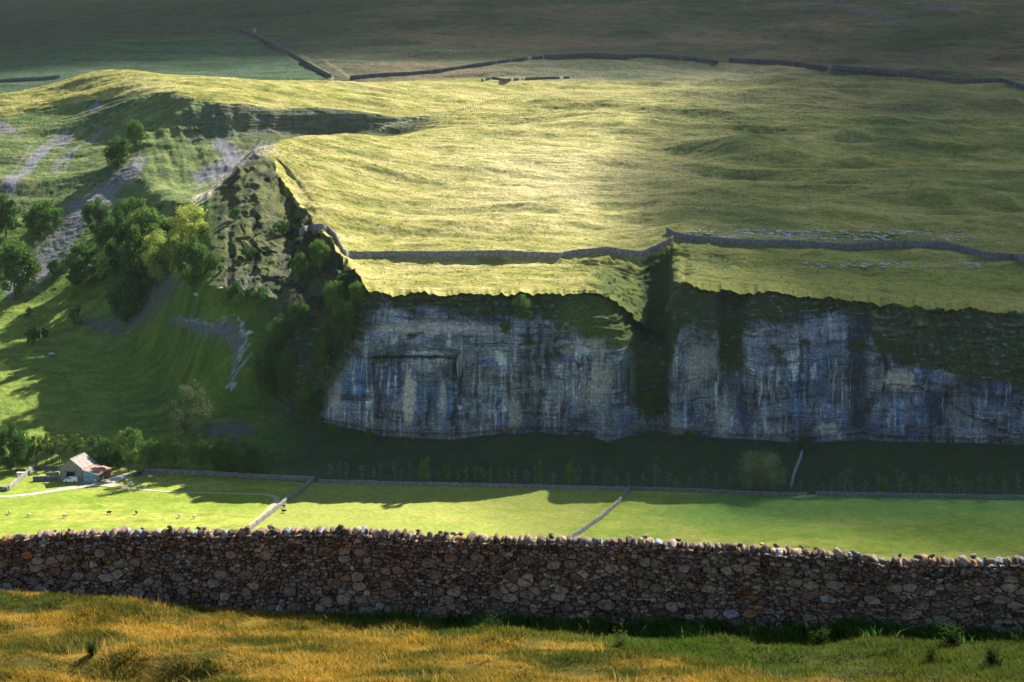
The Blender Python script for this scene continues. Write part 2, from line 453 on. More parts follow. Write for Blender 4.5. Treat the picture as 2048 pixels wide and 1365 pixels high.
rel = rel + 1.3 * band(PXg, 1600, 1606, 2) * ss(650, 690, PYg)
# arch roof on the left of the face, and the long diagonal lip at the right
arch = 722 - 10 * np.cos((PXg - 820) / 110.0)
rel = rel + 2.2 * ss(arch - 2, arch + 4, PYg) * (1 - ss(arch + 25, arch + 110, PYg)) * band(PXg, 735, 905, 15)
lip = 770 + 0.55 * np.clip(PXg - 1830, 0, 150) + 0.2 * np.clip(PXg - 1980, 0, 80) + 16 * noise(fx / 9, fz * 0, 495) + 4 * noise(fx / 2, fz * 0, 496)
rel = rel + 1.6 * ss(lip - 2, lip + 3, PYg) * (1 - ss(lip + 30, lip + 70, PYg)) * ss(1750, 1790, PXg)
# undercut at the very foot
bp = np.broadcast_to(B[0][None, :], PYg.shape)
rel = rel + 1.5 * ss(bp - 14, bp - 9, PYg) * (1 - ss(bp - 5, bp - 2, PYg))
Yw += face * edge * rel * ss(560, 640, PXg) 
# rugged western flank
wr = w_west * edge
ribs = 2.8 * fbm(X / 9 + 0.8 * noise(Z / 9, X / 9, 450), Z / 8, 71, 5) + 2.2 * fbm(X / 14, Z / 3.0, 72, 3) + 2.0 * ss(0.0, 0.4, fbm(X / 12, Z / 8, 451, 3))
Yw += wr * ribs
X += wr * 1.5 * fbm(Yw / 6, Z / 5, 73, 3)
midw = face * (1 - ss(640, 720, PXg)) * edge
Yw += midw * (2.5 * fbm(X / 5, Z / 9, 74, 4))
# scar in the far gully (rows G..FT)
scar = ((row >= start[12]) & (row < start[13])) * ss(330, 420, PXg) * (1 - ss(840, 880, PXg))
Yw += scar * (1.5 * fbm(X / 6, Z / 12, 76, 3) + 0.8 * fbm(X / 30, Z / 1.6, 77, 3))
# ribs on the flank above the far gully
flank = band(row * 1.0, start[11], start[13], 10) * band(PXg, 270, 480, 40)
Z += flank * 1.6 * fbm((X + Yw * 0.35) / 9, Yw / 60, 78, 3)

# ------------------------------------------------------------------ surface colour (albedo) of the ground
def lerp3(c, col, m):
    m = np.clip(m, 0, 1)[..., None]
    return c * (1 - m) + np.array(col, dtype=np.float32) * m
n1 = fbm(X / 60, Yw / 30, 101, 4); n2 = fbm(X / 12, Yw / 7, 102, 4); n3 = fbm(X / 3.5, Yw / 2.0, 103, 3); n4 = fbm(X / 130, Yw / 90, 104, 3)
Cg = np.zeros(X.shape + (3,), dtype=np.float32)
Cg[:] = (0.265, 0.25, 0.062)                                        # upland grass
Cg = lerp3(Cg, (0.39, 0.34, 0.13), ss(-0.05, 0.5, n2 + 0.5 * n1))     # straw
Cg = lerp3(Cg, (0.135, 0.165, 0.035), ss(0.0, 0.5, -n2 * 0.9 + 0.4 * n3 - 0.3 * n1) * 0.9)
rush = ss(0.18, 0.4, fbm(X / 22, Yw / 12, 440, 4))
Cg = lerp3(Cg, (0.10, 0.14, 0.03), rush * 0.6)
Cg = lerp3(Cg, (0.43, 0.38, 0.16), ss(0.1, 0.5, fbm(X / 80, Yw / 50, 441, 2)) * 0.4)
Cg = lerp3(Cg, (0.46, 0.40, 0.20), np.exp(-((PXg - 1130) / 260) ** 2 - ((PYg - 360) / 95) ** 2) * openm * (0.45 + 0.5 * ss(-0.3, 0.3, n2 + n3 * 0.4)))  # pool of sunlight on the plateau, painted in as paler grass
# right-hand moor: darker green, browner far up
Cg = lerp3(Cg, (0.085, 0.12, 0.034), right * openm * (0.42 + 0.5 * ss(-0.2, 0.4, n1)))
Cg = lerp3(Cg, (0.13, 0.115, 0.065), ss(start[10], start[15] + 20, row) * ss(900, 1500, PXg) * (0.35 + 0.4 * ss(-0.1, 0.4, n4)))
# brow above the crag
br = (1 - ss(start[8] + 60, start[8] + 130, row)) * (row >= start[8] - 4)
Cg = lerp3(Cg, (0.15, 0.19, 0.035), br * ss(1200, 1400, PXg) * 0.8 * ss(-0.4, 0.3, n2))
Cg = lerp3(Cg, (0.075, 0.13, 0.032), br * (0.75 + 0.6 * n2) * band(PXg, 1190, 1345, 25) * 0.95)
Cg = lerp3(Cg, (0.03, 0.055, 0.02), ((row >= start[7]) & (row < start[9] - 20)) * band(PXg + 6 * n2, 1288, 1347, 7) * 0.9)  # shade on the gully's right wall, painted as dark green
# far ground
Cf = np.zeros_like(Cg); Cf[:] = (0.065, 0.08, 0.042)
Cf = lerp3(Cf, (0.15, 0.12, 0.07), ss(-0.15, 0.35, n4 + 0.4 * n2) * ss(500, 900, PXg) * 0.9)
Cf = lerp3(Cf, (0.05, 0.055, 0.035), ss(0.05, 0.5, n1) * 0.6)
Cf = lerp3(Cf, (0.045, 0.095, 0.05), (PXg < 650) * ss(62, 70, PYg - (PXg - 480) * 0.5 * (PXg > 480)) * (row < start[18]) * 0.75)
Cf = lerp3(Cf, (0.10, 0.085, 0.13), ss(0.05, 0.35, fbm(X / 60, Yw / 26, 120, 4)) * band(PXg, 1620, 1900, 60) * band(PYg, -5, 50, 8))
Cg = Cg * (1 - is_far[..., None]) + Cf * is_far[..., None]
# valley slope and left hill
hl = (1 - ss(start[8], start[8] + 60, row)) + 0
up = ss(start[7], start[8] + 60, row) * (row < start[13]) * (1 - ss(440, 540, PXg)) 
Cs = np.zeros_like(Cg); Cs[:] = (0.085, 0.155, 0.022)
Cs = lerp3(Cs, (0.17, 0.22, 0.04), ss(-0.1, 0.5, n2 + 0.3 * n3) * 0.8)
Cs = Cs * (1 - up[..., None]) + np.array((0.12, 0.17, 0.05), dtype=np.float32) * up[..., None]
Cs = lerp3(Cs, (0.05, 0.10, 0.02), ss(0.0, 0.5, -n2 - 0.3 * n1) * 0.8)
Cu = np.zeros_like(Cg); Cu[:] = (0.11, 0.16, 0.05)
Cu = lerp3(Cu, (0.20, 0.22, 0.08), ss(-0.1, 0.4, n2))
Cu = lerp3(Cu, (0.06, 0.085, 0.035), ss(0.05, 0.4, n1 + n3 * 0.5) * 0.8)
Cg = Cg * (1 - up[..., None]) + Cu * up[..., None]
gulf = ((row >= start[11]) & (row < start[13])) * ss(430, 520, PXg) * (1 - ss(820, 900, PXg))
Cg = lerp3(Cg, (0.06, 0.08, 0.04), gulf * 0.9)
sl_ = ((row >= start[3]) & (row < start[8])).astype(float)
Cg = Cg * (1 - sl_[..., None]) + Cs * sl_[..., None]
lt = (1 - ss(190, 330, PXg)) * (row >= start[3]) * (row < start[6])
Cg = lerp3(Cg, (0.20, 0.25, 0.045), lt * (0.45 + 0.4 * ss(-0.2, 0.3, n2)))  # sunlit lower-left slope, brightness painted into the grass colour
# ground under the crag, its shade deepened in the colour
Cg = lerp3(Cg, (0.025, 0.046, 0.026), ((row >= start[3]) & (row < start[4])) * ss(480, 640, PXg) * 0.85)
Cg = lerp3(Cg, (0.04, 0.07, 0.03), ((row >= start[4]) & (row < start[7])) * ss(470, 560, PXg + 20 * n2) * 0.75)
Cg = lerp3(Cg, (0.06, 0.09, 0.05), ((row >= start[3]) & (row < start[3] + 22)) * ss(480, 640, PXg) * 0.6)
# scree tongues: polylines in the ground plane running down the fall line
def seg_dist(px, py, pts):
    d = np.full(px.shape, 1e9)
    for (x0, y0, w0), (x1, y1, w1) in zip(pts[:-1], pts[1:]):
        vx, vy = x1 - x0, y1 - y0
        t = np.clip(((px - x0) * vx + (py - y0) * vy) / (vx * vx + vy * vy), 0, 1)
        dd = np.hypot(px - x0 - t * vx, py - y0 - t * vy) / (w0 + (w1 - w0) * t)
        d = np.minimum(d, dd)
    return d
sub = (slice(start[3], start[15]), slice(0, int((620 - PX[0]) / STEP)))
sx, sy = PXg[sub], PYg[sub]
wob = 22 * fbm((sx + sy * 0.9) / 12, (sy - sx) / 90, 130, 4)
spk = fbm((sx + sy * 0.8) / 7, (sy - sx) / 40, 131, 4)
tongues = [([(285, 322, 10), (200, 400, 26), (120, 470, 34), (75, 540, 26), (20, 580, 16)], (0.19, 0.185, 0.20), 0.95),
           ([(135, 268, 6), (80, 310, 14), (20, 372, 16)], (0.22, 0.21, 0.235), 0.9),
           ([(205, 255, 5), (150, 300, 9), (110, 340, 9)], (0.22, 0.21, 0.235), 0.6),
           ([(195, 203, 7), (180, 215, 7)], (0.22, 0.21, 0.24), 0.8),
           ([(0, 250, 12), (30, 262, 8)], (0.22, 0.21, 0.24), 0.7),
           ([(440, 290, 16), (470, 320, 20), (430, 345, 18), (390, 350, 8)], (0.20, 0.20, 0.235), 0.9),
           ([(540, 300, 12), (470, 335, 14), (400, 372, 8)], (0.22, 0.20, 0.22), 0.8),
           ([(345, 565, 14), (290, 620, 26), (215, 655, 22), (170, 640, 10)], (0.12, 0.115, 0.125), 0.8),
           ([(350, 640, 10), (400, 655, 16), (470, 665, 22), (480, 700, 14), (462, 778, 4)], (0.15, 0.15, 0.17), 0.85),
           ([(420, 862, 12), (480, 858, 16), (515, 866, 6)], (0.12, 0.11, 0.14), 0.8),
           ([(478, 640, 3), (495, 690, 5), (478, 735, 3), (460, 780, 4)], (0.34, 0.36, 0.40), 0.8),
           ([(365, 640, 2.5), (420, 648, 3), (455, 636, 3)], (0.30, 0.30, 0.33), 0.6)]
block = Cg[sub].copy()
for pts, c_, st in tongues:
    d = seg_dist(sx + wob, sy + wob * 0.7, pts)
    m = (1 - ss(0.35, 1.35, d + 0.7 * n3[sub] + 1.1 * spk)) * st
    block = lerp3(block, c_, m)
Cg[sub] = block
Cg = lerp3(Cg, (0.62, 0.56, 0.42), ((row >= start[7] + 40) & (row < start[10] + 10)) * (1 - ss(1.0, 2.5, seg_dist(PXg, PYg, [(386, 408, 5), (440, 368, 5), (478, 338, 3)]))) * 0.85)  # sunlit strip along the headland edge, painted pale
# bare bank flecks + worn paths on the plateau
for pts, st in (([(548, 300, 1.6), (600, 385, 1.6), (625, 430, 1.6)], 0.7), ([(560, 300, 1.2), (612, 385, 1.2)], 0.5), ([(850, 235, 1.2), (760, 265, 1.5)], 0.6), ([(500, 60, 2), (590, 120, 2.4), (665, 153, 3)], 0.45), ([(600, 110, 1.5), (700, 152, 2)], 0.3),
                ([(60, 705, 1), (110, 735, 1.5), (150, 800, 1.5), (165, 850, 1)], 0.0)):
    d = seg_dist(PXg[:, :], PYg, pts)
    Cg = lerp3(Cg, (0.34, 0.32, 0.17), (1 - ss(0.7, 1.3, d)) * st * (row >= start[8]))
Cg = lerp3(Cg, (0.03, 0.05, 0.02), (1 - ss(0.7, 1.4, seg_dist(PXg, PYg, [(95, 700, 1.2), (128, 745, 1.5), (150, 800, 1.8), (170, 860, 1.5)]))) * 0.35 * ((row >= start[3]) & (row < start[8])))
# crag rock; shade of cracks, ledges and recesses painted in dark
vx = fx + 0.4 * noise(fz / 6, fx / 6, 140)
stre = 0.75 * fbm(vx / 2.4, fz / 15, 141, 4, 0.55) + 0.45 * fbm(fx / 16, fz / 11, 1410, 3)
big = fbm(fx / 17, fz / 20, 142, 3)
bed = fbm(fx / 22, fz / 0.9, 143, 3)
blk = fbm(fx / 2.2, fz / 1.6, 144, 4, 0.6)
Cr = np.zeros_like(Cg); Cr[:] = (0.23, 0.245, 0.27)
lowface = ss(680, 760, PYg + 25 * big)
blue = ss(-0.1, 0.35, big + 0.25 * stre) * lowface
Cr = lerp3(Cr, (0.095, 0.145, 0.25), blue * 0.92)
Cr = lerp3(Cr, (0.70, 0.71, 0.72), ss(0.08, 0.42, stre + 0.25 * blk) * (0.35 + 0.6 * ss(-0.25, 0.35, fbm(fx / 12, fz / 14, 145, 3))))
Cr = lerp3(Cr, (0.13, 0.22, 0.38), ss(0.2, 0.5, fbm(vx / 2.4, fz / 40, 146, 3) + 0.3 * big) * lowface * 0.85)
Cr = lerp3(Cr, (0.03, 0.034, 0.045), ss(0.05, 0.4, -stre - 0.2 * blk) * 0.9)
Cr = lerp3(Cr, (0.04, 0.042, 0.05), ss(0.12, 0.35, fbm(fx / 9, fz / 7, 148, 4)) * 0.55)
Cr = lerp3(Cr, (0.04, 0.04, 0.04), ss(0.15, 0.5, bed) * 0.45)
Cr = lerp3(Cr, (0.19, 0.15, 0.11), ss(0.2, 0.5, fbm(fx / 14, fz / 9, 147, 4)) * (1 - lowface * 0.6) * 0.5)
Cr = lerp3(Cr, (0.02, 0.022, 0.028), (ss(0.86, 0.97, lf) + (1 - ss(0.0, 0.08, lf))) * 0.6 * ss(0.0, 0.3, fbm(fx / 10, fz / 6, 433, 3)))
crk = np.abs(noise(fx / 3.2 + 0.6 * noise(fx / 4, fz / 5, 434), fz / 26, 435))
Cr = lerp3(Cr, (0.018, 0.02, 0.026), (1 - ss(0.015, 0.07, crk)) * 0.8 * ss(0.0, 0.3, fbm(fx / 9, fz / 16, 436, 2)))
Cr = lerp3(Cr, (0.05, 0.055, 0.06), ss(0.12, 0.3, fbm(fx / 16, fz / 5, 481, 4)) * 0.6)
Cr = Cr * (1 + 0.55 * np.clip(fbm(vx / 13, fz / 18, 480, 3) * 1.9, -0.9, 1.2)[..., None])
lay2 = fz / 1.15 + 1.5 * noise(fx / 26, fz / 14, 430) + 0.3 * noise(fx / 3, fz / 3, 482)
l2 = np.abs(lay2 - np.round(lay2))
Cr = lerp3(Cr, (0.03, 0.033, 0.04), (1 - ss(0.05, 0.16, l2)) * 0.6 * ss(-0.1, 0.25, fbm(fx / 8, fz / 5, 483, 3)))
Cr = lerp3(Cr, (0.45, 0.44, 0.42), band(PYg + 6 * blk, 652, 668, 3) * band(PXg, 750, 1010, 30) * 0.5)
Cr = lerp3(Cr, (0.02, 0.022, 0.026), band(PYg + 5 * blk, arch - 3, arch + 5, 2.5) * band(PXg, 740, 905, 12) * 0.9)  # shade under the arch roof, painted dark
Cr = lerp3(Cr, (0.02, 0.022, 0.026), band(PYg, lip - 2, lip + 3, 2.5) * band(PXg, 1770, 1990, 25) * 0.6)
Cr = lerp3(Cr, (0.02, 0.025, 0.03), band(PXg + 10 * blk + 12 * noise(fz / 11, fx * 0, 497), 908, 918, 3) * ss(690, 730, PYg) * 0.75)
Cr = lerp3(Cr, (0.02, 0.025, 0.03), band(PXg + 10 * blk + 12 * noise(fz / 11, fx * 0, 498), 1076, 1083, 3) * ss(650, 700, PYg) * 0.65)
Cr = lerp3(Cr, (0.035, 0.045, 0.065), band(PXg + 8 * blk, 1700, 1738, 8) * 0.75)
fin = fbm(vx / 0.9, fz / 20, 500, 3)
Cr = lerp3(Cr, (0.75, 0.77, 0.80), ss(0.18, 0.5, fin) * lowface * 0.65 * ss(-0.3, 0.2, fbm(fx / 10, fz / 20, 501, 2)))
Cr = lerp3(Cr, (0.03, 0.034, 0.042), ss(0.2, 0.5, -fin) * 0.6)
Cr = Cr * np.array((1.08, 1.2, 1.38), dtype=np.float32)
# pale flowstone panels
for (cx_, cy_, wx_, wy_, st) in ((820, 790, 16, 60, 1.0), (885, 800, 10, 50, 0.6), (670, 790, 14, 45, 0.7), (1030, 830, 14, 34, 0.6), (1200, 770, 34, 60, 0.6), (600, 760, 12, 50, 0.8), (1800, 760, 34, 26, 0.9),
                            (1660, 860, 24, 14, 0.8), (1900, 740, 30, 14, 0.7), (1350, 850, 20, 20, 0.3), (1180, 690, 60, 22, 0.5), (860, 655, 120, 14, 0.55), (1400, 730, 34, 40, 0.4), (1450, 840, 20, 40, 0.6)):
    d = np.hypot((PXg - cx_) / wx_, (PYg - cy_) / wy_) + 1.1 * stre + 0.5 * blk
    Cr = lerp3(Cr, (0.60, 0.58, 0.55), (1 - ss(0.5, 1.1, d)) * st)
bandm = ss(bp - 30, bp - 22, PYg + 5 * blk)
Cr = lerp3(Cr, (0.25, 0.235, 0.25), bandm * ss(-0.2, 0.3, blk + bed) * 0.8)
# moss and turf hanging on the upper crag
cp = np.broadcast_to(C[0][None, :], PYg.shape)
vegline = np.interp(PX, [560, 640, 740, 1000, 1150, 1250, 1340, 1360, 1440, 1500, 1600, 1735, 1750, 1850, 1950, 2048, 2400], [860, 800, 616, 622, 655, 700, 730, 650, 668, 655, 632, 628, 700, 735, 755, 770, 775])[None, :]
vg = 1 - ss(-8, 16, (PYg - vegline) + 26 * fbm(fx / 7, fz / 4, 150, 4) + 8 * bed)
vg = np.maximum(vg, zonev * 0.93)
vg = np.clip(vg * (0.9 + 0.4 * ss(-0.2, 0.3, -blk)), 0, 1)
patch = ss(0.2, 0.42, fbm(fx / 10, fz / 5, 151, 4)) * (1 - ss(700, 770, PYg)) * 0.9
chim = band(PXg + 6 * blk, 1440, 1492, 8) * (1 - ss(735, 765, PYg))
gul = ss(1225, 1285, PXg + 8 * blk) * (1 - ss(1338, 1342, PXg)) * (1 - 0.6 * ss(800, 860, PYg))
leftveg = band(PXg + (PYg - 720) * 0.55 + 14 * blk, 610, 700, 16) * 0.9
vall = np.clip(np.maximum.reduce([vg, patch, chim, gul * 0.95, leftveg]), 0, 1)
Cv = np.zeros_like(Cg); Cv[:] = (0.05, 0.075, 0.03)
Cv = lerp3(Cv, (0.085, 0.11, 0.04), ss(0.0, 0.5, blk))
Cv = lerp3(Cv, (0.09, 0.085, 0.06), ss(0.2, 0.5, bed) * 0.7)
Cv = lerp3(Cv, (0.24, 0.24, 0.24), ss(0.28, 0.42, fbm(fx / 3.5, fz / 1.2, 407, 3)) * 0.7)
Cv = lerp3(Cv, (0.10, 0.16, 0.03), band(PXg, 1120, 1275, 20) * 0.8)
Cr = Cr * (1 - vall[..., None]) + Cv * vall[..., None]
# western flank: grass over broken rock
steep = ss(0.0, 0.45, fbm(X / 5.5, Z / 9, 160, 4) + 0.15 * ss(470, 560, PYg) + 0.25 * fbm(X / 1.5, Z / 14, 161, 3))
Cw = np.zeros_like(Cg); Cw[:] = (0.115, 0.13, 0.042)
Cw = lerp3(Cw, (0.11, 0.112, 0.115), steep * 0.55)
Cw = lerp3(Cw, (0.03, 0.05, 0.02), ss(-0.05, 0.25, fbm(X / 7, Z / 5, 452, 4)) * 0.85)
Cw = lerp3(Cw, (0.03, 0.04, 0.02), ss(0.1, 0.5, -fbm(X / 2, Z / 10, 162, 4)) * 0.8)
ww = (w_west * (1 - ss(640, 690, PXg)))[..., None]
Cr = Cr * (1 - ww) + Cw * ww
cw = np.maximum(w_front, w_west)
tt = (cw * np.clip(edge * 1.5, 0, 1))[..., None]
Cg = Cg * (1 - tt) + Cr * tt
# far scar
sc_m = scar * ss(-0.1, 0.3, fbm(X / 20, Z / 1.2, 165, 3) + 0.5 * fbm(X / 2, Z / 2, 166, 3))
Cg = lerp3(Cg, (0.13, 0.135, 0.14), sc_m * 0.8)
# limestone outcrop flecks on the brow and above the right-hand wall
of = ss(0.25, 0.4, fbm(X / 2.0, Yw / 1.2, 170, 3))
om = band(PYg + (PXg - 1600) * -0.01, 455, 472, 4) * band(PXg, 1380, 1950, 30) * (row > start[8]) * ss(-0.15, 0.2, fbm(X / 18, Yw / 6, 171, 3)) 
om2 = band(PYg, 525, 536, 3) * band(PXg, 1620, 1960, 40) * (row > start[8]) * ss(0.1, 0.3, fbm(X / 9, Yw / 4, 172, 3))
br2 = (row > start[8] - 2) * (1 - ss(start[8] + 14, start[8] + 40, row)) * ss(0.0, 0.3, fbm(X / 14, Yw / 5, 173, 3)) * ss(745, 760, PXg) * 0.6
Cg = lerp3(Cg, (0.40, 0.39, 0.40), of * np.clip(om + om2 + br2, 0, 1) * 0.9)
# valley field: mown, brighter; three fields of slightly different green
Cm = np.zeros_like(Cg); Cm[:] = (0.20, 0.26, 0.032)
Cm = lerp3(Cm, (0.33, 0.33, 0.068), ss(-0.2, 0.5, n1 + 0.4 * n2) * 0.9)
Cm = lerp3(Cm, (0.12, 0.21, 0.02), ss(0.05, 0.5, -n2 - 0.3 * n3) * 0.7)
Cm = lerp3(Cm, (0.105, 0.17, 0.022), ss(0.1, 0.35, n3 + 0.5 * n2) * 0.35)
Cm = lerp3(Cm, (0.085, 0.21, 0.045), ss(1240, 1500, PXg + 1.5 * (PYg - 1000)) * (1 - ss(1005, 1085, PYg + 10 * n1)) * 0.8)  # soft edge of the crag's shadow, painted as deeper green
Cm = Cm * (1 + 0.22 * fbm(X / 5, Yw / 9, 490, 4)[..., None] + 0.18 * fbm(X / 22, Yw / 14, 491, 3)[..., None])
midf = band(PXg + (PYg - 1000) * 1.2, 575, 1215, 4)
Cm = lerp3(Cm, (0.25, 0.27, 0.06), midf * 0.6)
fm = is_field.astype(np.float32) * ss(480, 500, Yw)
Cg = Cg * (1 - fm[..., None]) + Cm * fm[..., None]
Cg = np.clip(Cg, 0.004, 0.8)

# ------------------------------------------------------------------ materials of the ground, split into objects
m_field = colmat("field_grass", ((0.9, 0.3), (2.6, 0.35)), ((1.1, 0.8, 0.6),), stretch=(0.6, 1.2, 1))
m_moor = colmat("moor_grass", ((0.35, 0.30), (1.4, 0.35)), ((0.30, 0.5, 1.2), (1.8, 0.9, 0.5)), stretch=(0.7, 1.3, 1))
m_far = colmat("fell_grass", ((0.15, 0.3), (0.7, 0.3)), ((0.2, 0.8, 2.0), (0.8, 0.8, 0.8)))
m_slope = colmat("slope_grass", ((0.5, 0.3), (1.8, 0.35)), ((0.6, 0.8, 1.0), (2.0, 0.8, 0.5)))
m_rock = colmat("limestone", ((1.3, 0.6), (4.0, 0.6)), ((0.7, 0.9, 1.2), (2.2, 1.0, 0.8)), rough=0.85, stretch=(1, 1, 0.75))
m_west = m_rock
# ground look-up by photo pixel
PJX, PJY = proj(X, Yw, Z)
def ground(px, py):
    j = int(round((px - PX[0]) / STEP)); j = max(0, min(NC - 1, j))
    col = PJY[:, j]
    idx = np.where((col[:-1] >= py) & (col[1:] < py))[0]
    idx = idx[idx >= start[2]]
    i = idx[0] if len(idx) else int(np.argmin(np.abs(col - py)))
    i = min(i, NR - 2)
    t = (col[i] - py) / max(1e-6, col[i] - col[i + 1]); t = min(1, max(0, t))
    y = Yw[i, j] * (1 - t) + Yw[i + 1, j] * t
    z = Z[i, j] * (1 - t) + Z[i + 1, j] * t
    x, _, _ = P(px, py, y)
    return Vector((x, y, z))

Vall = np.stack([X, Yw, Z], -1)
def grid_part(name, mask_faces, mat, label):
    ii, jj = np.where(mask_faces)
    a = ii * NC + jj
    quads = np.stack([a, a + 1, a + NC + 1, a + NC], 1)
    used = np.unique(quads)
    remap = np.full(NR * NC, -1, dtype=np.int64); remap[used] = np.arange(len(used))
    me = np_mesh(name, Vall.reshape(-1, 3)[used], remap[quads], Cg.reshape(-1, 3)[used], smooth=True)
    o = link_mesh(name, me, mat)
    tag(o, label, None, None, 'structure')
    return o
rs = rowseg[:-1][:, None]; pf = PXg[:-1, :-1]
isc = (w_front[:-1, :-1] > 0.5) | (w_west[:-1, :-1] > 0.5)
seg_b = np.broadcast_to(rs, isc.shape)
hill_m = seg_b == 0
field_m = (seg_b == 1) | (seg_b == 2)
crag_m = isc
far_m = seg_b >= 15
slope_m = ((seg_b >= 3) & (seg_b < 8) & ~isc)
moor_m = (seg_b >= 8) & (seg_b < 15) & ~isc
Cg[:start[1] + 1] = (0.16, 0.2, 0.04)
grid_part("hillside", hill_m, m_slope, "grassy hillside falling from the near wall to the valley")
grid_part("valley_field", field_m, m_field, "bright green pasture on the flat valley floor")
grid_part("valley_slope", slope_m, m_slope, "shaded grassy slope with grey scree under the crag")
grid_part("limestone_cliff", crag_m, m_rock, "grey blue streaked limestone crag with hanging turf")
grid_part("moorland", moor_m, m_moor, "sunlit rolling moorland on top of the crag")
grid_part("far_fell", far_m, m_far, "dark brown and green fell rising at the back")
del Cf, Cs, Cu, Cr, Cv, Cw, Cm

# ------------------------------------------------------------------ near hillside: ground, wall, grass
def wallY(px): return np.interp(px, [-600, 0, 2048, 2700], [41.5, 40.0, 34.0, 32.5])
TOPPY = ([-600, 0, 60, 150, 200, 330, 450, 600, 720, 850, 950, 1050, 1150, 1280, 1340, 1480, 1600, 1700, 1760, 1850, 1950, 2048, 2700],
         [1090, 1072, 1064, 1060, 1056, 1055, 1056, 1054, 1052, 1064, 1068, 1070, 1072, 1074, 1080, 1088, 1094, 1100, 1112, 1114, 1112, 1112, 1116])
BASEPY = ([-600, 0, 200, 400, 640, 900, 1250, 1500, 1750, 2048, 2700], [1205, 1205, 1218, 1236, 1236, 1240, 1256, 1262, 1266, 1268, 1270])
gx = np.linspace(-600, 2700, 1200)
_wx, _wy, _wz = P(gx, np.interp(gx, *BASEPY), wallY(gx))
_tx, _ty, _tz = P(gx, np.interp(gx, *TOPPY), wallY(gx))
def wall_at(x):
    """world x -> wall line Y, base z, top z"""
    return np.interp(x, _wx, _wy), np.interp(x, _wx, _wz), np.interp(x, _wx, _tz)
def fg_z(x, y):
    wy, bz, _ = wall_at(np.clip(x, -17, 16))
    d = wy - y
    near = bz + np.clip(d, 0, 14) * 0.185 + np.clip(d - 14, 0, 40) * 0.26
    far = bz - np.clip(-d, 0, 400) * 0.34
    z = np.where(d > 0, near, far)
    q = ss(0.3, 3, np.abs(d))
    z = z + q * (0.22 * fbm(x / 3.2, y / 2.4, 201, 3) + 0.10 * noise(x / 0.9, y / 0.8, 203))
    # rise of long grass against the wall at the left; dark hollows lower down
    z = z + 0.42 * np.exp(-((x + 9.5) / 4.6) ** 2 - ((d - 2.2) / 2.0) ** 2)
    z = z - 0.38 * np.exp(-((x + 6.3) / 1.5) ** 2 - ((y - 29.2) / 0.55) ** 2) + 0.30 * np.exp(-((x + 6.3) / 1.6) ** 2 - ((y - 30.4) / 0.7) ** 2)
    z = z - 0.25 * np.exp(-((x + 2.0) / 0.9) ** 2 - ((y - 26.5) / 0.5) ** 2)
    return z
def fg_col(x, y):
    wy, _, _ = wall_at(np.clip(x, -17, 16))
    d = wy - y
    a = fbm(x / 2.5, y / 1.8, 211, 4); b = fbm(x / 0.6, y / 0.6, 212, 3); c5 = fbm(x / 6, y / 4, 213, 2)
    col = np.zeros(np.shape(x) + (3,), dtype=np.float32); col[:] = (0.25, 0.185, 0.032)
    col = lerp3(col, (0.46, 0.29, 0.05), ss(-0.1, 0.4, a + 0.4 * b))
    col = lerp3(col, (0.085, 0.10, 0.02), ss(-0.1, 0.35, -a - 0.3 * b + 0.3 * c5))
    px = 1024 + x / y * F
    edge_ = np.interp(px, [0, 350, 550, 750, 1100, 1500, 2048], [-1.0, -0.8, 0.4, 1.6, 3.0, 5.5, 7.5])
    green = 1 - ss(edge_ - 0.9, edge_ + 1.6, d + 1.2 * a)
    col = lerp3(col, (0.075, 0.13, 0.02), green * 0.92)
    col = lerp3(col, (0.085, 0.10, 0.02), ss(1200, 1900, px) * 0.75)
    return np.clip(col, 0.005, 0.7)
xs = np.concatenate([np.arange(-60, -15, 1.5), np.arange(-15, 15, 0.12), np.arange(15, 61, 1.5)])
ys = np.concatenate([np.arange(-12, 19, 1.0), np.arange(19, 43, 0.12), np.arange(43, 66, 1.2)])
gX, gY = np.meshgrid(xs, ys)
gZ = fg_z(gX, gY)
gZ = np.where(gY > 58, np.minimum(gZ, 110.2 + (60 - gY) * 0.35), gZ)
nr, nc = gX.shape
ii, jj = np.meshgrid(np.arange(nr - 1), np.arange(nc - 1), indexing='ij')
a = (ii * nc + jj).ravel()
me = np_mesh("near_meadow", np.stack([gX, gY, gZ], -1).reshape(-1, 3), np.stack([a, a + 1, a + nc + 1, a + nc], 1), (fg_col(gX, gY) * 0.55).reshape(-1, 3), smooth=True)
m_near = colmat("near_soil_grass", ((3.0, 0.3), (14.0, 0.4)), ((12.0, 0.7, 0.08),))
tag(link_mesh("near_meadow", me, m_near), "rough yellow grass ground in front of the near wall", kind='structure')

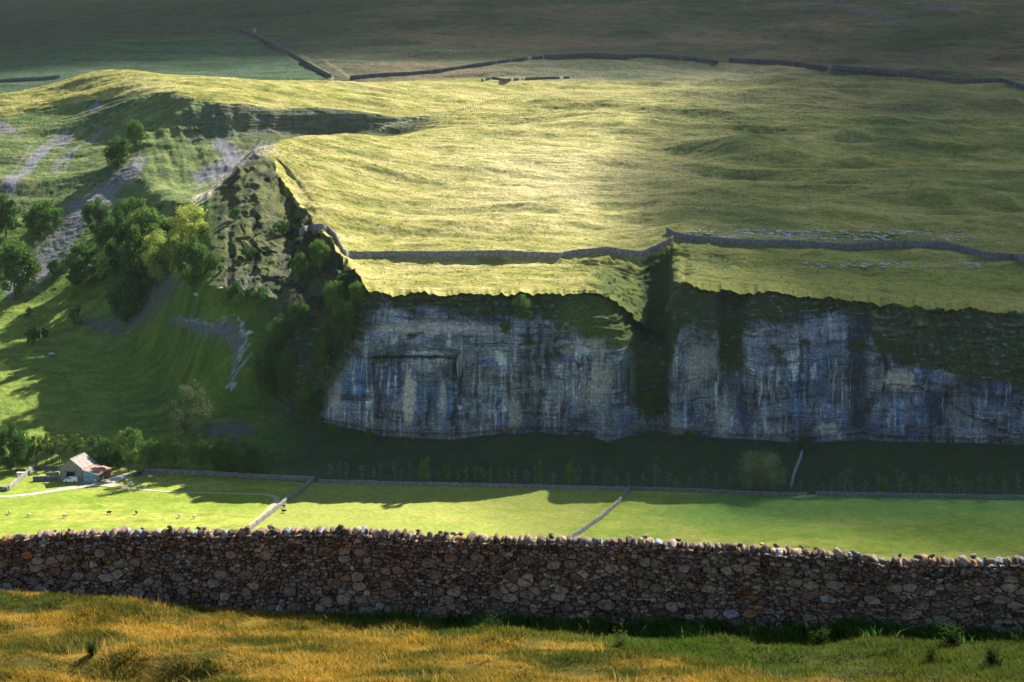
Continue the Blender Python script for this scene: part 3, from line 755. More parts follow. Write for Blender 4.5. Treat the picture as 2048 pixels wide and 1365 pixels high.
# blades of grass: one mesh, nobody could count them
def blades(n, seed, hmin, hmax, wmax, xr, yr, colf, clump=0.5, lean=0.35, dens=None):
    r = np.random.default_rng(seed)
    x = r.uniform(*xr, n); y = r.uniform(*yr, n)
    keep = np.abs(x) < y * 0.30 + 1.0
    if dens is not None: keep &= r.uniform(0, 1, n) < dens(x, y)
    x, y = x[keep], y[keep]
    wy, _, _ = wall_at(x)
    k2 = (wy - y > 0.32)
    x, y = x[k2], y[k2]; n = len(x)
    z = fg_z(x, y)
    hh = r.uniform(hmin, hmax, n) * (0.75 + clump * fbm(x / 0.7, y / 0.6, seed + 5, 2) + 0.6 * np.clip(fbm(x / 2.2, y / 1.6, seed + 6, 2), -0.5, 1))
    hh = np.clip(hh, hmin * 0.5, hmax * 1.5)
    an = r.uniform(0, 6.283, n); ww = wmax * r.uniform(0.5, 1, n)
    lx = (r.normal(0, lean, n) - 0.18 + 0.25 * noise(x / 1.5, y / 1.5, seed + 9)) * hh; ly = (r.normal(0, lean, n) - 0.05) * hh
    c, s = np.cos(an) * ww, np.sin(an) * ww
    base = np.stack([x, y, z - 0.03], -1)
    v0 = base + np.stack([-c, -s, 0 * c], -1); v1 = base + np.stack([c, s, 0 * c], -1)
    mid = base + np.stack([lx * 0.35, ly * 0.35, hh * 0.6], -1)
    v2 = mid + np.stack([c, s, 0 * c], -1) * 0.8; v3 = mid + np.stack([-c, -s, 0 * c], -1) * 0.8
    v4 = base + np.stack([lx, ly, hh * 0.98], -1)
    V = np.stack([v0, v1, v2, v3, v4], 1).reshape(-1, 3)
    o = np.arange(n)[:, None] * 5
    q = np.concatenate([o + np.array([[0, 1, 2]]), o + np.array([[0, 2, 3]]), o + np.array([[3, 2, 4]])], 0)
    cc = colf(x, y) * r.uniform(0.7, 1.3, (n, 1)).astype(np.float32)
    cc = np.repeat(cc[:, None, :], 5, 1); cc[:, 4] *= 1.15
    return V, q, np.clip(cc.reshape(-1, 3), 0, 0.8)
def merge(parts):
    V, Q, Cc, off = [], [], [], 0
    for v, q, c in parts:
        V.append(v); Q.append(q + off); Cc.append(c); off += len(v)
    return np.concatenate(V), np.concatenate(Q), np.concatenate(Cc)
m_blade = leafmat("grass_blade", 0.4)
straw = lambda x, y: fg_col(x, y)
def rank(x, y):
    return np.array((0.065, 0.13, 0.025), dtype=np.float32) * (1 + 0.8 * np.clip(fbm(x / 0.5, y / 0.5, 232, 2), -0.6, 1))[:, None]
def pale(x, y):
    return np.array((0.48, 0.34, 0.10), dtype=np.float32) * np.ones((len(x), 1), dtype=np.float32)
def wd(x, y):
    wy, _, _ = wall_at(x); return (1 - ss(0.4, 2.0, wy - y + 0.8 * noise(x / 0.8, y * 0, 240))) * ss(-5, 0, x)
V, Q, Cc = merge([blades(520000, 221, 0.08, 0.20, 0.009, (-13, 13), (20.5, 40), straw, 0.6, 0.45),
                  blades(90000, 222, 0.2, 0.42, 0.016, (-6, 12), (30, 38), rank, 0.9, 0.3, wd),
                  blades(26000, 223, 0.2, 0.36, 0.005, (-13, 6), (20.5, 40), pale, 0.4, 0.3, lambda x, y: ss(0.0, 0.4, fbm(x / 2, y / 1.5, 224, 2)) * (1 - ss(-1, 6, x)))])
tag(link_mesh("meadow_grass", np_mesh("meadow_grass", V, Q, Cc), m_blade), "long golden and green grass blades in front of the near wall", "grass", kind='stuff')

# --- the near dry-stone wall: stones cut as relaxed cells, each bulging out of the face
def clip(poly, nx, ny, d):
    out = []
    L = len(poly)
    for i in range(L):
        p, q = poly[i], poly[(i + 1) % L]
        sp = p[0] * nx + p[1] * ny - d; sq = q[0] * nx + q[1] * ny - d
        if sp <= 0: out.append(p)
        if (sp < 0 and sq > 0) or (sp > 0 and sq < 0):
            t = sp / (sp - sq); out.append((p[0] + t * (q[0] - p[0]), p[1] + t * (q[1] - p[1])))
    return out
WX0, WX1, WH = -16.0, 14.5, 1.62
sites = []
v = 0.0
rr_ = random.Random(11)
while v < WH:
    t = v / WH
    ch = rr_.uniform(0.038, 0.07) * (1.4 - 0.55 * t)
    x = WX0 + rr_.uniform(0, 0.2)
    while x < WX1:
        wst = ch * rr_.choice([1.0, 1.4, 1.8, 2.3, 3.0, 3.8])
        sites.append((x + wst / 2 + rr_.uniform(-.03, .03), v + ch / 2 + rr_.uniform(-0.30, 0.30) * ch, rr_.uniform(-1, 1) * ch * ch * 0.45))
        x += wst
    v += ch
sites = np.array(sites)
# here and there a large stone swallows its neighbours
big_i = rng.choice(len(sites), 520, replace=False)
dead = np.zeros(len(sites), bool)
for b in big_i:
    if dead[b] or sites[b, 1] > 1.35: continue
    dd = np.hypot((sites[:, 0] - sites[b, 0]) * 0.62, sites[:, 1] - sites[b, 1])
    kill = (dd < rng.uniform(0.05, 0.12)) & (np.arange(len(sites)) != b)
    dead |= kill
    sites[b, 2] += 0.006
sites = sites[~dead]
AN = 0.52
SV, SF, SCc = [], [], []
order = np.argsort(sites[:, 0]); sites = sites[order]
def wpos(sx, v, out):
    wy, bz, tz = wall_at(sx)
    h = tz - 0.12 - bz + 0.25
    return (sx, float(wy) - 0.30 + 0.08 * (v / WH) - out, float(bz) - 0.25 + v / WH * float(h))
srng = random.Random(5)
def stonecol():
    k = srng.random()
    g = srng.uniform(0.75, 1.3)
    if k < 0.02: c = (0.40, 0.20, 0.08)
    elif k < 0.05: c = (0.52, 0.53, 0.54)
    elif k < 0.40: c = (0.46, 0.36, 0.285)
    elif k < 0.72: c = (0.31, 0.215, 0.155)
    else: c = (0.18, 0.125, 0.09)
    return (c[0] * g * 1.06, c[1] * g * 0.97, c[2] * g * 0.86)
for i, (sx_, sv_, w_) in enumerate(sites):
    lo, hi = np.searchsorted(sites[:, 0], [sx_ - 0.75, sx_ + 0.75])
    nb = sites[lo:hi]
    poly = [(-0.5, -0.3), (0.5, -0.3), (0.5, 0.3), (-0.5, 0.3)]
    poly = [(p[0], max(-sv_, min(WH - sv_, p[1]))) for p in poly]
    for (nx_, nv_, nw_) in nb:
        dx, dy = (nx_ - sx_) * AN, (nv_ - sv_)
        d2 = dx * dx + dy * dy
        if d2 < 1e-9 or d2 > 0.5: continue
        # power diagram in a squashed metric
        d = 0.5 * (d2 + w_ - nw_)
        poly = clip(poly, dx * AN, dy, d)
        if len(poly) < 3: break
    if len(poly) < 3: continue
    cx_ = sum(p[0] for p in poly) / len(poly); cy_ = sum(p[1] for p in poly) / len(poly)
    ring = []
    L = len(poly)
    for a_ in range(L):
        p, q = poly[a_], poly[(a_ + 1) % L]
        ring.append((p[0] * 0.82 + q[0] * 0.18, p[1] * 0.82 + q[1] * 0.18)); ring.append(((p[0] + q[0]) / 2, (p[1] + q[1]) / 2)); ring.append((p[0] * 0.18 + q[0] * 0.82, p[1] * 0.18 + q[1] * 0.82))
    n = len(ring)
    ext = max(p[0] for p in poly) - min(p[0] for p in poly); exh = max(p[1] for p in poly) - min(p[1] for p in poly)
    if ext < 0.03 or exh < 0.02: continue
    gap = 0.005 + 0.006 * srng.random()
    out0 = srng.uniform(-0.03, 0.055); tx_, ty_ = srng.uniform(-.18, .18), srng.uniform(-.25, .25)
    base = len(SV)
    col = stonecol()
    def inset(g):
        r = []
        for (x_, y_) in ring:
            dx, dy = x_ - cx_, y_ - cy_; L_ = math.hypot(dx, dy) + 1e-6
            k = max(0.12, 1 - g / L_); r.append((cx_ + dx * k, cy_ + dy * k))
        return r
    rings = [(gap, -0.12, .35), (gap, -0.01, .6), (gap + 0.006, 0.026, 1.0), (gap + 0.024, 0.034, 1.05)]
    for g, o_, cm in rings:
        for (x_, y_) in inset(g):
            jx, jy = srng.uniform(-.009, .009), srng.uniform(-.008, .008)
            oo = out0 + o_ + (x_ - cx_) * tx_ + (y_ - cy_) * ty_ + srng.uniform(-.011, .011)
            SV.append(wpos(sx_ + x_ + jx, sv_ + y_ + jy, oo)); SCc.append(col)
    SV.append(wpos(sx_ + cx_, sv_ + cy_, out0 + 0.032)); SCc.append(col)
    for k in range(3):
        for q in range(n):
            A_, B_ = base + k * n + q, base + k * n + (q + 1) % n
            SF.append((A_, B_, B_ + n, A_ + n))
    for q in range(n):
        SF.append((base + 3 * n + q, base + 3 * n + (q + 1) % n, base + 4 * n))
me = py_mesh("drystone_wall", SV, SF, SCc)
m_stone = colmat("wall_stone", ((7.0, 0.5), (26.0, 0.7)), ((12.0, 1.0, 0.09), (45.0, 0.9, 0.03)), rough=0.9, hue=(5.0, (0.85, 0.85, 0.85), 0.7), spec=0.15)
def lichen(m):
    t = m.node_tree; b = t.nodes['Principled BSDF']; src = b.inputs['Base Color'].links[0].from_socket
    r1 = ramp(t, nnode(t, 2.3, 6, 0.7).outputs['Fac'], [(0.60, 0.0), (0.66, 0.8)]); r2 = ramp(t, nnode(t, 9.0, 5, 0.7).outputs['Fac'], [(0.52, 0.0), (0.60, 0.55)])
    c = mixc(t, mixc(t, src, (0.40, 0.42, 0.43), r2.outputs[0]), (0.42, 0.19, 0.05), r1.outputs[0])
    t.links.new(c, b.inputs['Base Color'])
lichen(m_stone)
wroot = empty("drystone_wall", (0, 37, 119), "long dark dry-stone wall right across the front, beside golden grass", "stone wall")
link_mesh("stone_courses", me, m_stone, wroot).matrix_parent_inverse = Matrix.Translation((0, -37, -119))
# core and rear face of the wall
cv, cf = [], []
xs_ = np.arange(WX0, WX1 + 0.01, 0.25)
for x_ in xs_:
    wy, bz, tz = wall_at(x_)
    cv += [(x_, wy - 0.22, bz - 0.3), (x_, wy - 0.15, tz - 0.16), (x_, wy + 0.15, tz - 0.16), (x_, wy + 0.30, bz - 0.5)]
for k in range(len(xs_) - 1):
    for a_, b_ in ((0, 1), (1, 2), (2, 3)):
        cf.append((4 * k + a_, 4 * k + b_, 4 * k + 4 + b_, 4 * k + 4 + a_))
m_core = plain("wall_core", (0.035, 0.028, 0.022), 1.0, nscale=8, amt=0.5)  # near-black core stands in for shade in the gaps between stones
o = link_mesh("wall_core", py_mesh("wall_core", cv, cf), m_core, wroot); o.matrix_parent_inverse = Matrix.Translation((0, -37, -119))
# cope stones
ico = bpy.data.meshes.new("tmp_ico")
import bmesh
bm_ = bmesh.new(); bmesh.ops.create_icosphere(bm_, subdivisions=2, radius=1); bm_.to_mesh(ico); bm_.free()
IV = np.array([v_.co[:] for v_ in ico.vertices]); IF = np.array([p.vertices[:] for p in ico.polygons]); bpy.data.meshes.remove(ico)
def rock(cx_, cy_, cz_, sx_, sy_, sz_, seed, tilt=0.0, yaw=0.0):
    r = np.random.default_rng(seed)
    v = IV.copy()
    m = np.max(np.abs(v), axis=1, keepdims=True); v = v / (0.45 * m + 0.55)
    for _ in range(10):     # shear off facets
        nrm = r.normal(size=3); nrm /= np.linalg.norm(nrm); d = r.uniform(0.55, 0.82)
        dist = v @ nrm - d; v = v - np.clip(dist, 0, None)[:, None] * nrm
    v = v * (1 + 0.05 * r.normal(size=(len(v), 1)))
    v = v * np.array([sx_, sy_, sz_])
    ct, st = math.cos(tilt), math.sin(tilt); v = np.stack([v[:, 0] * ct + v[:, 2] * st, v[:, 1], -v[:, 0] * st + v[:, 2] * ct], 1)
    cy2, sy2 = math.cos(yaw), math.sin(yaw); v = np.stack([v[:, 0] * cy2 - v[:, 1] * sy2, v[:, 0] * sy2 + v[:, 1] * cy2, v[:, 2]], 1)
    return v + np.array([cx_, cy_, cz_])
KV, KF, KC = [], [], []
x_ = WX0; k = 0; off = 0
while x_ < WX1:
    wd_ = srng.choice([0.035, 0.045, 0.055, 0.07, 0.09, 0.12]); hgt = srng.uniform(0.08, 0.125) * (1.15 if wd_ > 0.08 else 1.0)
    wy, bz, tz = wall_at(x_ + wd_)
    v_ = rock(x_ + wd_, wy - 0.02, tz - 0.115 + srng.uniform(-.018, .018), wd_ * 1.12, 0.24, hgt, 900 + k, srng.uniform(-.22, .22), srng.uniform(-.2, .2))
    KV.append(v_); KF.append(IF + off); off += len(v_)
    c = np.array(stonecol()) * (1.15 if srng.random() < .5 else 0.9)
    if srng.random() < 0.10: c = np.array((0.36, 0.39, 0.42)) * srng.uniform(.9, 1.3)
    KC.append(np.tile(c, (len(v_), 1)))
    x_ += wd_ * 2 * 0.80; k += 1
for q in range(34):   # loose small stones lying between and over them
    x_ = srng.uniform(WX0, WX1); wy, bz, tz = wall_at(x_); s_ = srng.uniform(.04, .09)
    v_ = rock(x_, wy - srng.uniform(.0, .2), tz + 0.02, s_ * 1.3, s_, s_ * .8, 3000 + q, srng.uniform(-.6, .6), srng.uniform(0, 3))
    KV.append(v_); KF.append(IF + off); off += len(v_); KC.append(np.tile(np.array(stonecol()), (len(v_), 1)))
o = link_mesh("cope_stones", np_mesh("cope_stones", np.concatenate(KV), np.concatenate(KF), np.concatenate(KC)), m_stone, wroot)
o.matrix_parent_inverse = Matrix.Translation((0, -37, -119))

# --- weeds standing against the wall and in the grass
def weed_mesh(name, seed, h, n, leaf, cols):
    r = np.random.default_rng(seed); Vv, Qq, Cq = [], [], []; off = 0
    for s_ in range(n):
        a_ = r.uniform(0, 6.28); ln = r.uniform(0.0, 0.45) * h; hh = h * r.uniform(.55, 1)
        bx, by = r.normal(0, h * .12, 2)
        for k in range(9):
            t = (k + 1) / 9
            p = np.array([bx + math.cos(a_) * ln * t * t, by + math.sin(a_) * ln * t * t, hh * t])
            for q in range(2):
                an = r.uniform(0, 6.28); L = leaf * r.uniform(.6, 1.2) * (1.2 - 0.7 * t)
                d = np.array([math.cos(an), math.sin(an), r.uniform(-.3, .5)]) * L; sd = np.array([-math.sin(an), math.cos(an), 0]) * L * .28
                Vv += [p, p + d * .5 + sd, p + d, p + d * .5 - sd]; Qq.append([off, off + 1, off + 2, off + 3]); off += 4
                c = np.array(cols[r.integers(len(cols))]) * r.uniform(.7, 1.3); Cq += [c] * 4
        p0 = np.array([bx, by, -.05]); p1 = np.array([bx + math.cos(a_) * ln, by + math.sin(a_) * ln, hh]); sd = np.array([.006, 0, 0])
        Vv += [p0 - sd, p0 + sd, p1 + sd * .4, p1 - sd * .4]; Qq.append([off, off + 1, off + 2, off + 3]); off += 4; Cq += [np.array(cols[0])] * 4
    return np_mesh(name, np.array(Vv), np.array(Qq), np.array(Cq))
weed_proto = [weed_mesh("nettle_leaves", 71, 0.55, 16, 0.11, [(0.03, 0.06, 0.015), (0.045, 0.085, 0.02)]),
              weed_mesh("thistle_leaves", 72, 0.62, 4, 0.14, [(0.07, 0.10, 0.03), (0.09, 0.11, 0.035)]),
              weed_mesh("rush_leaves", 73, 0.42, 46, 0.05, [(0.045, 0.075, 0.02), (0.07, 0.09, 0.025)])]
def fg_point(px, py):
    lo, hi = 20.0, 39.5
    ysr = np.linspace(lo, hi, 400); x_, _, zr = P(px, py, ysr)
    zz = fg_z(x_, ysr)
    k = np.argmax(zz > zr)
    return Vector((x_[k], ysr[k], zz[k]))
weeds = [("nettle_clump", 0, 1550, 1262, 1.15, "dark nettle clump at the wall foot, the largest one"), ("nettle_clump", 0, 1580, 1268, 0.85, "nettle clump just right of the largest nettles"),
         ("nettle_clump", 0, 1225, 1272, 0.8, "nettle clump at the wall foot right of the middle"), ("nettle_clump", 0, 1905, 1290, 1.0, "nettle clump at the wall foot near the right edge"),
         ("nettle_clump", 0, 1640, 1290, 0.8, "low nettle clump before the wall between nettles and thistle"), ("thistle", 1, 1246, 1290, 0.75, "pale thistle standing beside the middle nettles"),
         ("thistle", 1, 1458, 1312, 0.6, "lone thin thistle stalk in short grass"), ("thistle", 1, 1785, 1302, 0.6, "thin thistle stalk left of the round dark rushes"),
         ("rush_tuft", 2, 1862, 1326, 0.9, "round dark rush tuft near the lower right corner"), ("rush_tuft", 2, 1985, 1334, 1.15, "largest dark rush tuft, right of the other"),
         ("rush_tuft", 2, 185, 1310, 0.7, "dark rush tuft in the hollow at the left"), ("nettle_clump", 0, 985, 1262, 0.7, "small nettle clump at the wall foot by the middle")]
for k, (nm, pi, px_, py_, s_, lab) in enumerate(weeds):
    o = link_mesh(nm, weed_proto[pi], m_blade if k < 0 else (m_blade))
    o.location = fg_point(px_, py_); o.scale = (s_,) * 3; o.rotation_euler = (0, 0, k * 1.3)
    tag(o, lab, {"nettle_clump": "weed", "thistle": "thistle", "rush_tuft": "rush"}[nm], {"nettle_clump": "nettles at the wall foot", "thistle": "thistles in the grass", "rush_tuft": "rush tufts"}[nm])

# ------------------------------------------------------------------ trees and bushes
m_leaf = leafmat("tree_leaf", 0.3)
m_bark = plain("bark", (0.10, 0.085, 0.07), 0.95, nscale=5, amt=0.4)
m_palebark = plain("pale_bark", (0.24, 0.23, 0.20), 0.95, nscale=5, amt=0.3)
def tube(path, rad, n=6):
    Vv, Ff = [], []
    path = [np.array(p, float) for p in path]
    for i, p in enumerate(path):
        d = path[min(i + 1, len(path) - 1)] - path[max(i - 1, 0)]; d /= np.linalg.norm(d) + 1e-9
        a_ = np.cross(d, [0.3, 1, 0.1]); a_ /= np.linalg.norm(a_); b_ = np.cross(d, a_)
        for k in range(n):
            t = 6.2832 * k / n
            Vv.append(p + rad[i] * (math.cos(t) * a_ + math.sin(t) * b_))
    for i in range(len(path) - 1):
        for k in range(n):
            Ff.append((i * n + k, i * n + (k + 1) % n, (i + 1) * n + (k + 1) % n, (i + 1) * n + k))
    return Vv, Ff
def tree_proto(name, seed, H, W, crown_base, nl, nleaf, leaf, cols, trunks=1, tr=0.25, airy=0.0, dome=1.0):
    """real-size tree: crown of leaf faces gathered in clumps on the limbs, and a tapering limbed trunk"""
    r = np.random.default_rng(seed)
    zc = (H + crown_base) / 2; rz = (H - crown_base) / 2
    # clump centres through the crown's outer volume
    cl = []
    while len(cl) < nl:
        p = r.normal(size=3); p /= np.linalg.norm(p); p *= r.uniform(0.35, 0.92) ** 0.6
        q = np.array([p[0] * W / 2, p[1] * W / 2, zc + p[2] * rz])
        wz = (q[2] - crown_base) / (H - crown_base)
        if r.random() < dome * wz + (1 - dome * 0.55) * 0.9 or r.random() < .35: cl.append(q)
    cl = np.array(cl); cr = r.uniform(0.10, 0.21, nl) * W * (1 - 0.35 * airy)
    tint = r.uniform(0.75, 1.25, nl)
    ci = r.integers(0, nl, nleaf)
    d = r.normal(size=(nleaf, 3)); d /= np.linalg.norm(d, axis=1, keepdims=True)
    rad = r.uniform(0.2, 1, nleaf) ** 0.4 * cr[ci] * (1 + 0.25 * r.normal(size=nleaf) * (0.4 + airy))
    c = cl[ci] + d * rad[:, None] * np.array([1, 1, .8])
    nrm = d + r.normal(size=(nleaf, 3)) * 0.7; nrm /= np.linalg.norm(nrm, axis=1, keepdims=True)
    t1 = np.cross(nrm, r.normal(size=(nleaf, 3))); t1 /= np.linalg.norm(t1, axis=1, keepdims=True); t2 = np.cross(nrm, t1)
    s_ = (leaf * r.uniform(.6, 1.3, nleaf))[:, None]
    V = np.stack([c - t1 * s_, c - t2 * s_ * .55, c + t1 * s_, c + t2 * s_ * .55], 1).reshape(-1, 3)
    Q = (np.arange(nleaf)[:, None] * 4 + np.array([[0, 1, 2, 3]]))
    ca = np.array(cols)[r.integers(0, len(cols), nleaf)] * (tint[ci] * r.uniform(.8, 1.2, nleaf))[:, None]
    crown = np_mesh(name + "_crown", V, Q, np.repeat(ca, 4, 0))
    TV, TF = [], []
    def add(path, rad, n=6):
        v, f = tube(path, rad, n); o_ = len(TV); TV.extend(v); TF.extend([tuple(a + o_ for a in q) for q in f])
    for k in range(trunks):
        a_ = r.uniform(0, 6.28); off = 0 if trunks == 1 else W * 0.12
        b0 = np.array([math.cos(a_) * off * .5, math.sin(a_) * off * .5, -0.6])
        lean = np.array([math.cos(a_) * W * .15 * (trunks > 1), math.sin(a_) * W * .15 * (trunks > 1), 0])
        topz = crown_base + (H - crown_base) * 0.55
        p1 = b0 + lean * .4 + np.array([r.normal(0, .15), r.normal(0, .15), topz * .5]); p2 = b0 + lean + np.array([0, 0, topz])
        add([b0, b0 * .6 + p1 * .4, p1, p2], [tr * 1.25, tr, tr * .8, tr * .4], 8)
        for q in range(max(3, 9 // trunks)):
            tgt = cl[r.integers(nl)]; t = r.uniform(.45, 1); st = p1 * (1 - t) + p2 * t
            if tgt[2] < st[2] - 1: continue
            mid = (st + tgt) / 2 + np.array([0, 0, .3])
            add([st, mid, tgt], [tr * .35, tr * .22, tr * .08], 5)
    trunk = np_mesh(name + "_trunk", np.array(TV), np.array(TF), smooth=True)
    return crown, trunk, H
DG = [(0.075, 0.15, 0.04), (0.10, 0.18, 0.045), (0.055, 0.12, 0.035)]
MG = [(0.11, 0.20, 0.045), (0.14, 0.23, 0.05), (0.08, 0.15, 0.04)]
YG = [(0.36, 0.44, 0.10), (0.42, 0.46, 0.14), (0.28, 0.36, 0.08)]
GG = [(0.10, 0.13, 0.065), (0.12, 0.15, 0.08), (0.08, 0.11, 0.055)]
PG = [(0.15, 0.19, 0.10), (0.18, 0.21, 0.12)]
PR = {
 'dark': tree_proto("dark", 1, 13, 13, 1.0, 46, 9000, 0.34, DG, 1, .35, 0, .8),
 'dark2': tree_proto("dark2", 2, 14, 11, 0.8, 42, 8500, 0.34, DG, 1, .35, .1, .8),
 'mid': tree_proto("mid", 3, 13, 12, 1.4, 44, 8500, 0.33, MG, 1, .32, .15, .8),
 'mid2': tree_proto("mid2", 4, 12, 13, 1.2, 52, 9000, 0.32, MG, 1, .32, .2, .7),
 'yellow': tree_proto("yellow", 5, 12, 12, 1.0, 50, 8000, 0.28, YG, 2, .22, .5, .6),
 'tall': tree_proto("tall", 6, 15, 11, 3.0, 48, 6000, 0.28, MG, 2, .25, .5, .6),
 'lane': tree_proto("lane", 7, 12, 6, 3.2, 22, 2200, 0.26, [(0.16, 0.21, 0.05), (0.11, 0.16, 0.04)], 2, .16, .5, .4),
 'old': tree_proto("old", 8, 22, 15, 4.5, 38, 5200, 0.30, GG, 1, .45, .8, .4),
 'pale': tree_proto("pale", 9, 13, 18, 0.3, 80, 9000, 0.27, [(0.13, 0.18, 0.095), (0.11, 0.155, 0.08), (0.16, 0.20, 0.11)], 3, .25, .6, .5),
 'bush': tree_proto("bush", 10, 5, 6, 0.1, 20, 2600, 0.22, MG, 2, .12, .1, .5),
 'dbush': tree_proto("dbush", 11, 5.5, 6.5, 0.0, 22, 3000, 0.23, DG, 2, .12, .1, .4),
 'sapling': tree_proto("sapling", 12, 5.5, 2.4, 1.4, 9, 520, 0.17, PG, 1, .07, .8, .2),
 'sapling2': tree_proto("sapling2", 13, 7.5, 3.8, 1.6, 14, 900, 0.18, [(0.10, 0.15, 0.07), (0.08, 0.12, 0.05)], 1, .09, .6, .2),
 'bare': tree_proto("bare", 14, 12, 8, 3.0, 30, 1100, 0.18, [(0.17, 0.17, 0.09), (0.13, 0.13, 0.08)], 2, .2, .9, .2),
}
def plant(kind, px_, base, top, lab, name, cat, group, wid=None, k=[0]):
    k[0] += 1
    g = ground(px_, base)
    crown, trunk, H = PR[kind]
    ppm = F / g.y
    s_ = (base - top) / ppm / H
    t = empty(name, g - Vector((0, 0, 0.15)), lab, cat, k[0] * 2.399 % 6.283, group)
    sw = s_ if wid is None else (wid / ppm) / {'dark': 15, 'dark2': 13, 'mid': 14, 'mid2': 15, 'yellow': 14, 'tall': 13, 'lane': 7, 'old': 17, 'pale': 20, 'bush': 7, 'dbush': 7.5, 'sapling': 3, 'sapling2': 4.5, 'bare': 9}[kind]
    t.scale = (sw, sw, s_)
    link_mesh("crown", crown, m_leaf, t)
    link_mesh("trunk", trunk, m_palebark if kind in ('sapling', 'sapling2', 'bare') else m_bark, t)
    return t
G1, G2, G3 = "trees on the left hillside", "trees round the barn and lane", "trees and bushes along the crag foot"
TREES = [
 ('dark2', 12, 474, 388, 68, "dark green tree cut by the left edge, above the pale scree"),
 ('mid', 90, 480, 401, 84, "round green tree on scree between the left-edge tree and dark globe tree"),
 ('dark', 194, 472, 401, 66, "blue-green globe-shaped tree right of the grey scree tongue"),
 ('dark', 234, 338, 272, 62, "lower dark tree of the pair high on the green hillside"),
 ('mid', 272, 300, 240, 46, "upper brighter tree of the pair high on the green hillside"),
 ('mid', 30, 600, 480, 104, "big green tree at the left edge below the scree"),
 ('bare', 72, 585, 480, 44, "thin sparse tree just right of the big left-edge tree"),
 ('bush', 110, 552, 520, 34, "small round bush at the foot of the grey scree"),
 ('dark2', 172, 578, 486, 92, "dark tree on the left side of the big hillside clump"),
 ('mid2', 262, 470, 395, 78, "green tree at the top of the big hillside clump"),
 ('dark', 235, 560, 428, 90, "dark tree in the shaded heart of the hillside clump"),
 ('dark2', 285, 580, 450, 90, "dark tree in the clump just above the lone round oak"),
 ('mid', 298, 520, 414, 110, "bright green tree in the middle of the hillside clump"),
 ('yellow', 378, 500, 410, 96, "pale yellow-green tree at the right tip of the clump"),
 ('yellow', 320, 570, 464, 84, "pale yellow-green tree lower down the clump"),
 ('dark', 385, 575, 475, 84, "shadowed tree in the clump beneath the pale yellow ones"),
 ('dark', 250, 645, 546, 92, "lone round dark oak below the hillside clump"),
 ('dbush', 64, 688, 652, 36, "dark round bush casting shade on lit grass at left"),
 ('dbush', 90, 676, 655, 16, "small dark bush just right of the dark round bush"),
 ('bush', 57, 636, 614, 18, "tiny bush on the lit bank at the left"),
 ('bush', 155, 655, 612, 34, "small yellow-green bush below the hillside clump"),
 ('dbush', 430, 545, 505, 50, "dark bush under the western cliff, next to the clump"),
 ('dbush', 470, 612, 560, 44, "dark bush at the foot of the western cliff"),
]
for kd, px_, b_, t_, wd_, lab in TREES:
    bush = 'bush' in kd
    plant(kd, px_, b_, t_, lab, "hillside_bush" if bush else "hillside_tree", "bush" if bush else "tree", "bushes on the left hillside" if bush else G1, wd_)
TREES2 = [
 ('dark', 22, 942, 846, 84, "big dark tree at the left edge behind the stone pen"),
 ('mid2', -12, 940, 862, 60, "green tree cut by the left edge beside the big dark tree"),
 ('lane', 72, 932, 866, 30, "slim lit tree nearest the big dark tree, behind the pen"),
 ('lane', 94, 930, 858, 34, "slim lit forked tree behind the pen, second from the big dark tree"),
 ('lane', 122, 930, 864, 34, "slim lit tree behind the pen close to the barn gable"),
 ('lane', 154, 924, 862, 38, "lit yellow-green tree directly behind the barn roof"),
 ('tall', 190, 928, 866, 42, "lit green tree behind the barn ridge"),
 ('dark2', 212, 938, 872, 60, "dark tree in shade touching the barn's right roof"),
 ('tall', 262, 944, 848, 76, "tall rounded tree by the parked dark car"),
 ('tall', 306, 944, 872, 50, "dim tree right of the tall tree by the dark car"),
 ('tall', 342, 944, 870, 50, "dim rounded tree along the lane wall, third from the barn"),
 ('old', 385, 925, 756, 96, "very tall thin-crowned ash standing in the shaded slope"),
 ('tall', 400, 946, 868, 64, "dim shaded tree at the foot of the tall ash"),
 ('dark', 440, 948, 882, 60, "dark shaded tree right of the tall ash"),
 ('tall', 325, 930, 880, 40, "dim thin tree behind the lane wall, between two rounder trees"),
 ('dark2', 235, 934, 876, 44, "dark shaded tree between the barn roof and the tall tree"),
 ('lane', 105, 926, 868, 30, "slim lit tree in the middle of the row behind the pen"),
 ('mid', 55, 936, 872, 44, "small lit tree beside the big dark left-edge tree"),
 ('dark', 465, 934, 890, 50, "low dark tree behind the lane wall, second from its dark end"),
 ('dark', 530, 952, 900, 44, "small dark tree right of the lane trees"),
 ('dark', 495, 950, 884, 72, "dark shaded tree at the right end of the lane trees"),
]
for kd, px_, b_, t_, wd_, lab in TREES2:
    plant(kd, px_, b_, t_, lab, "lane_tree", "tree", G2, wd_)
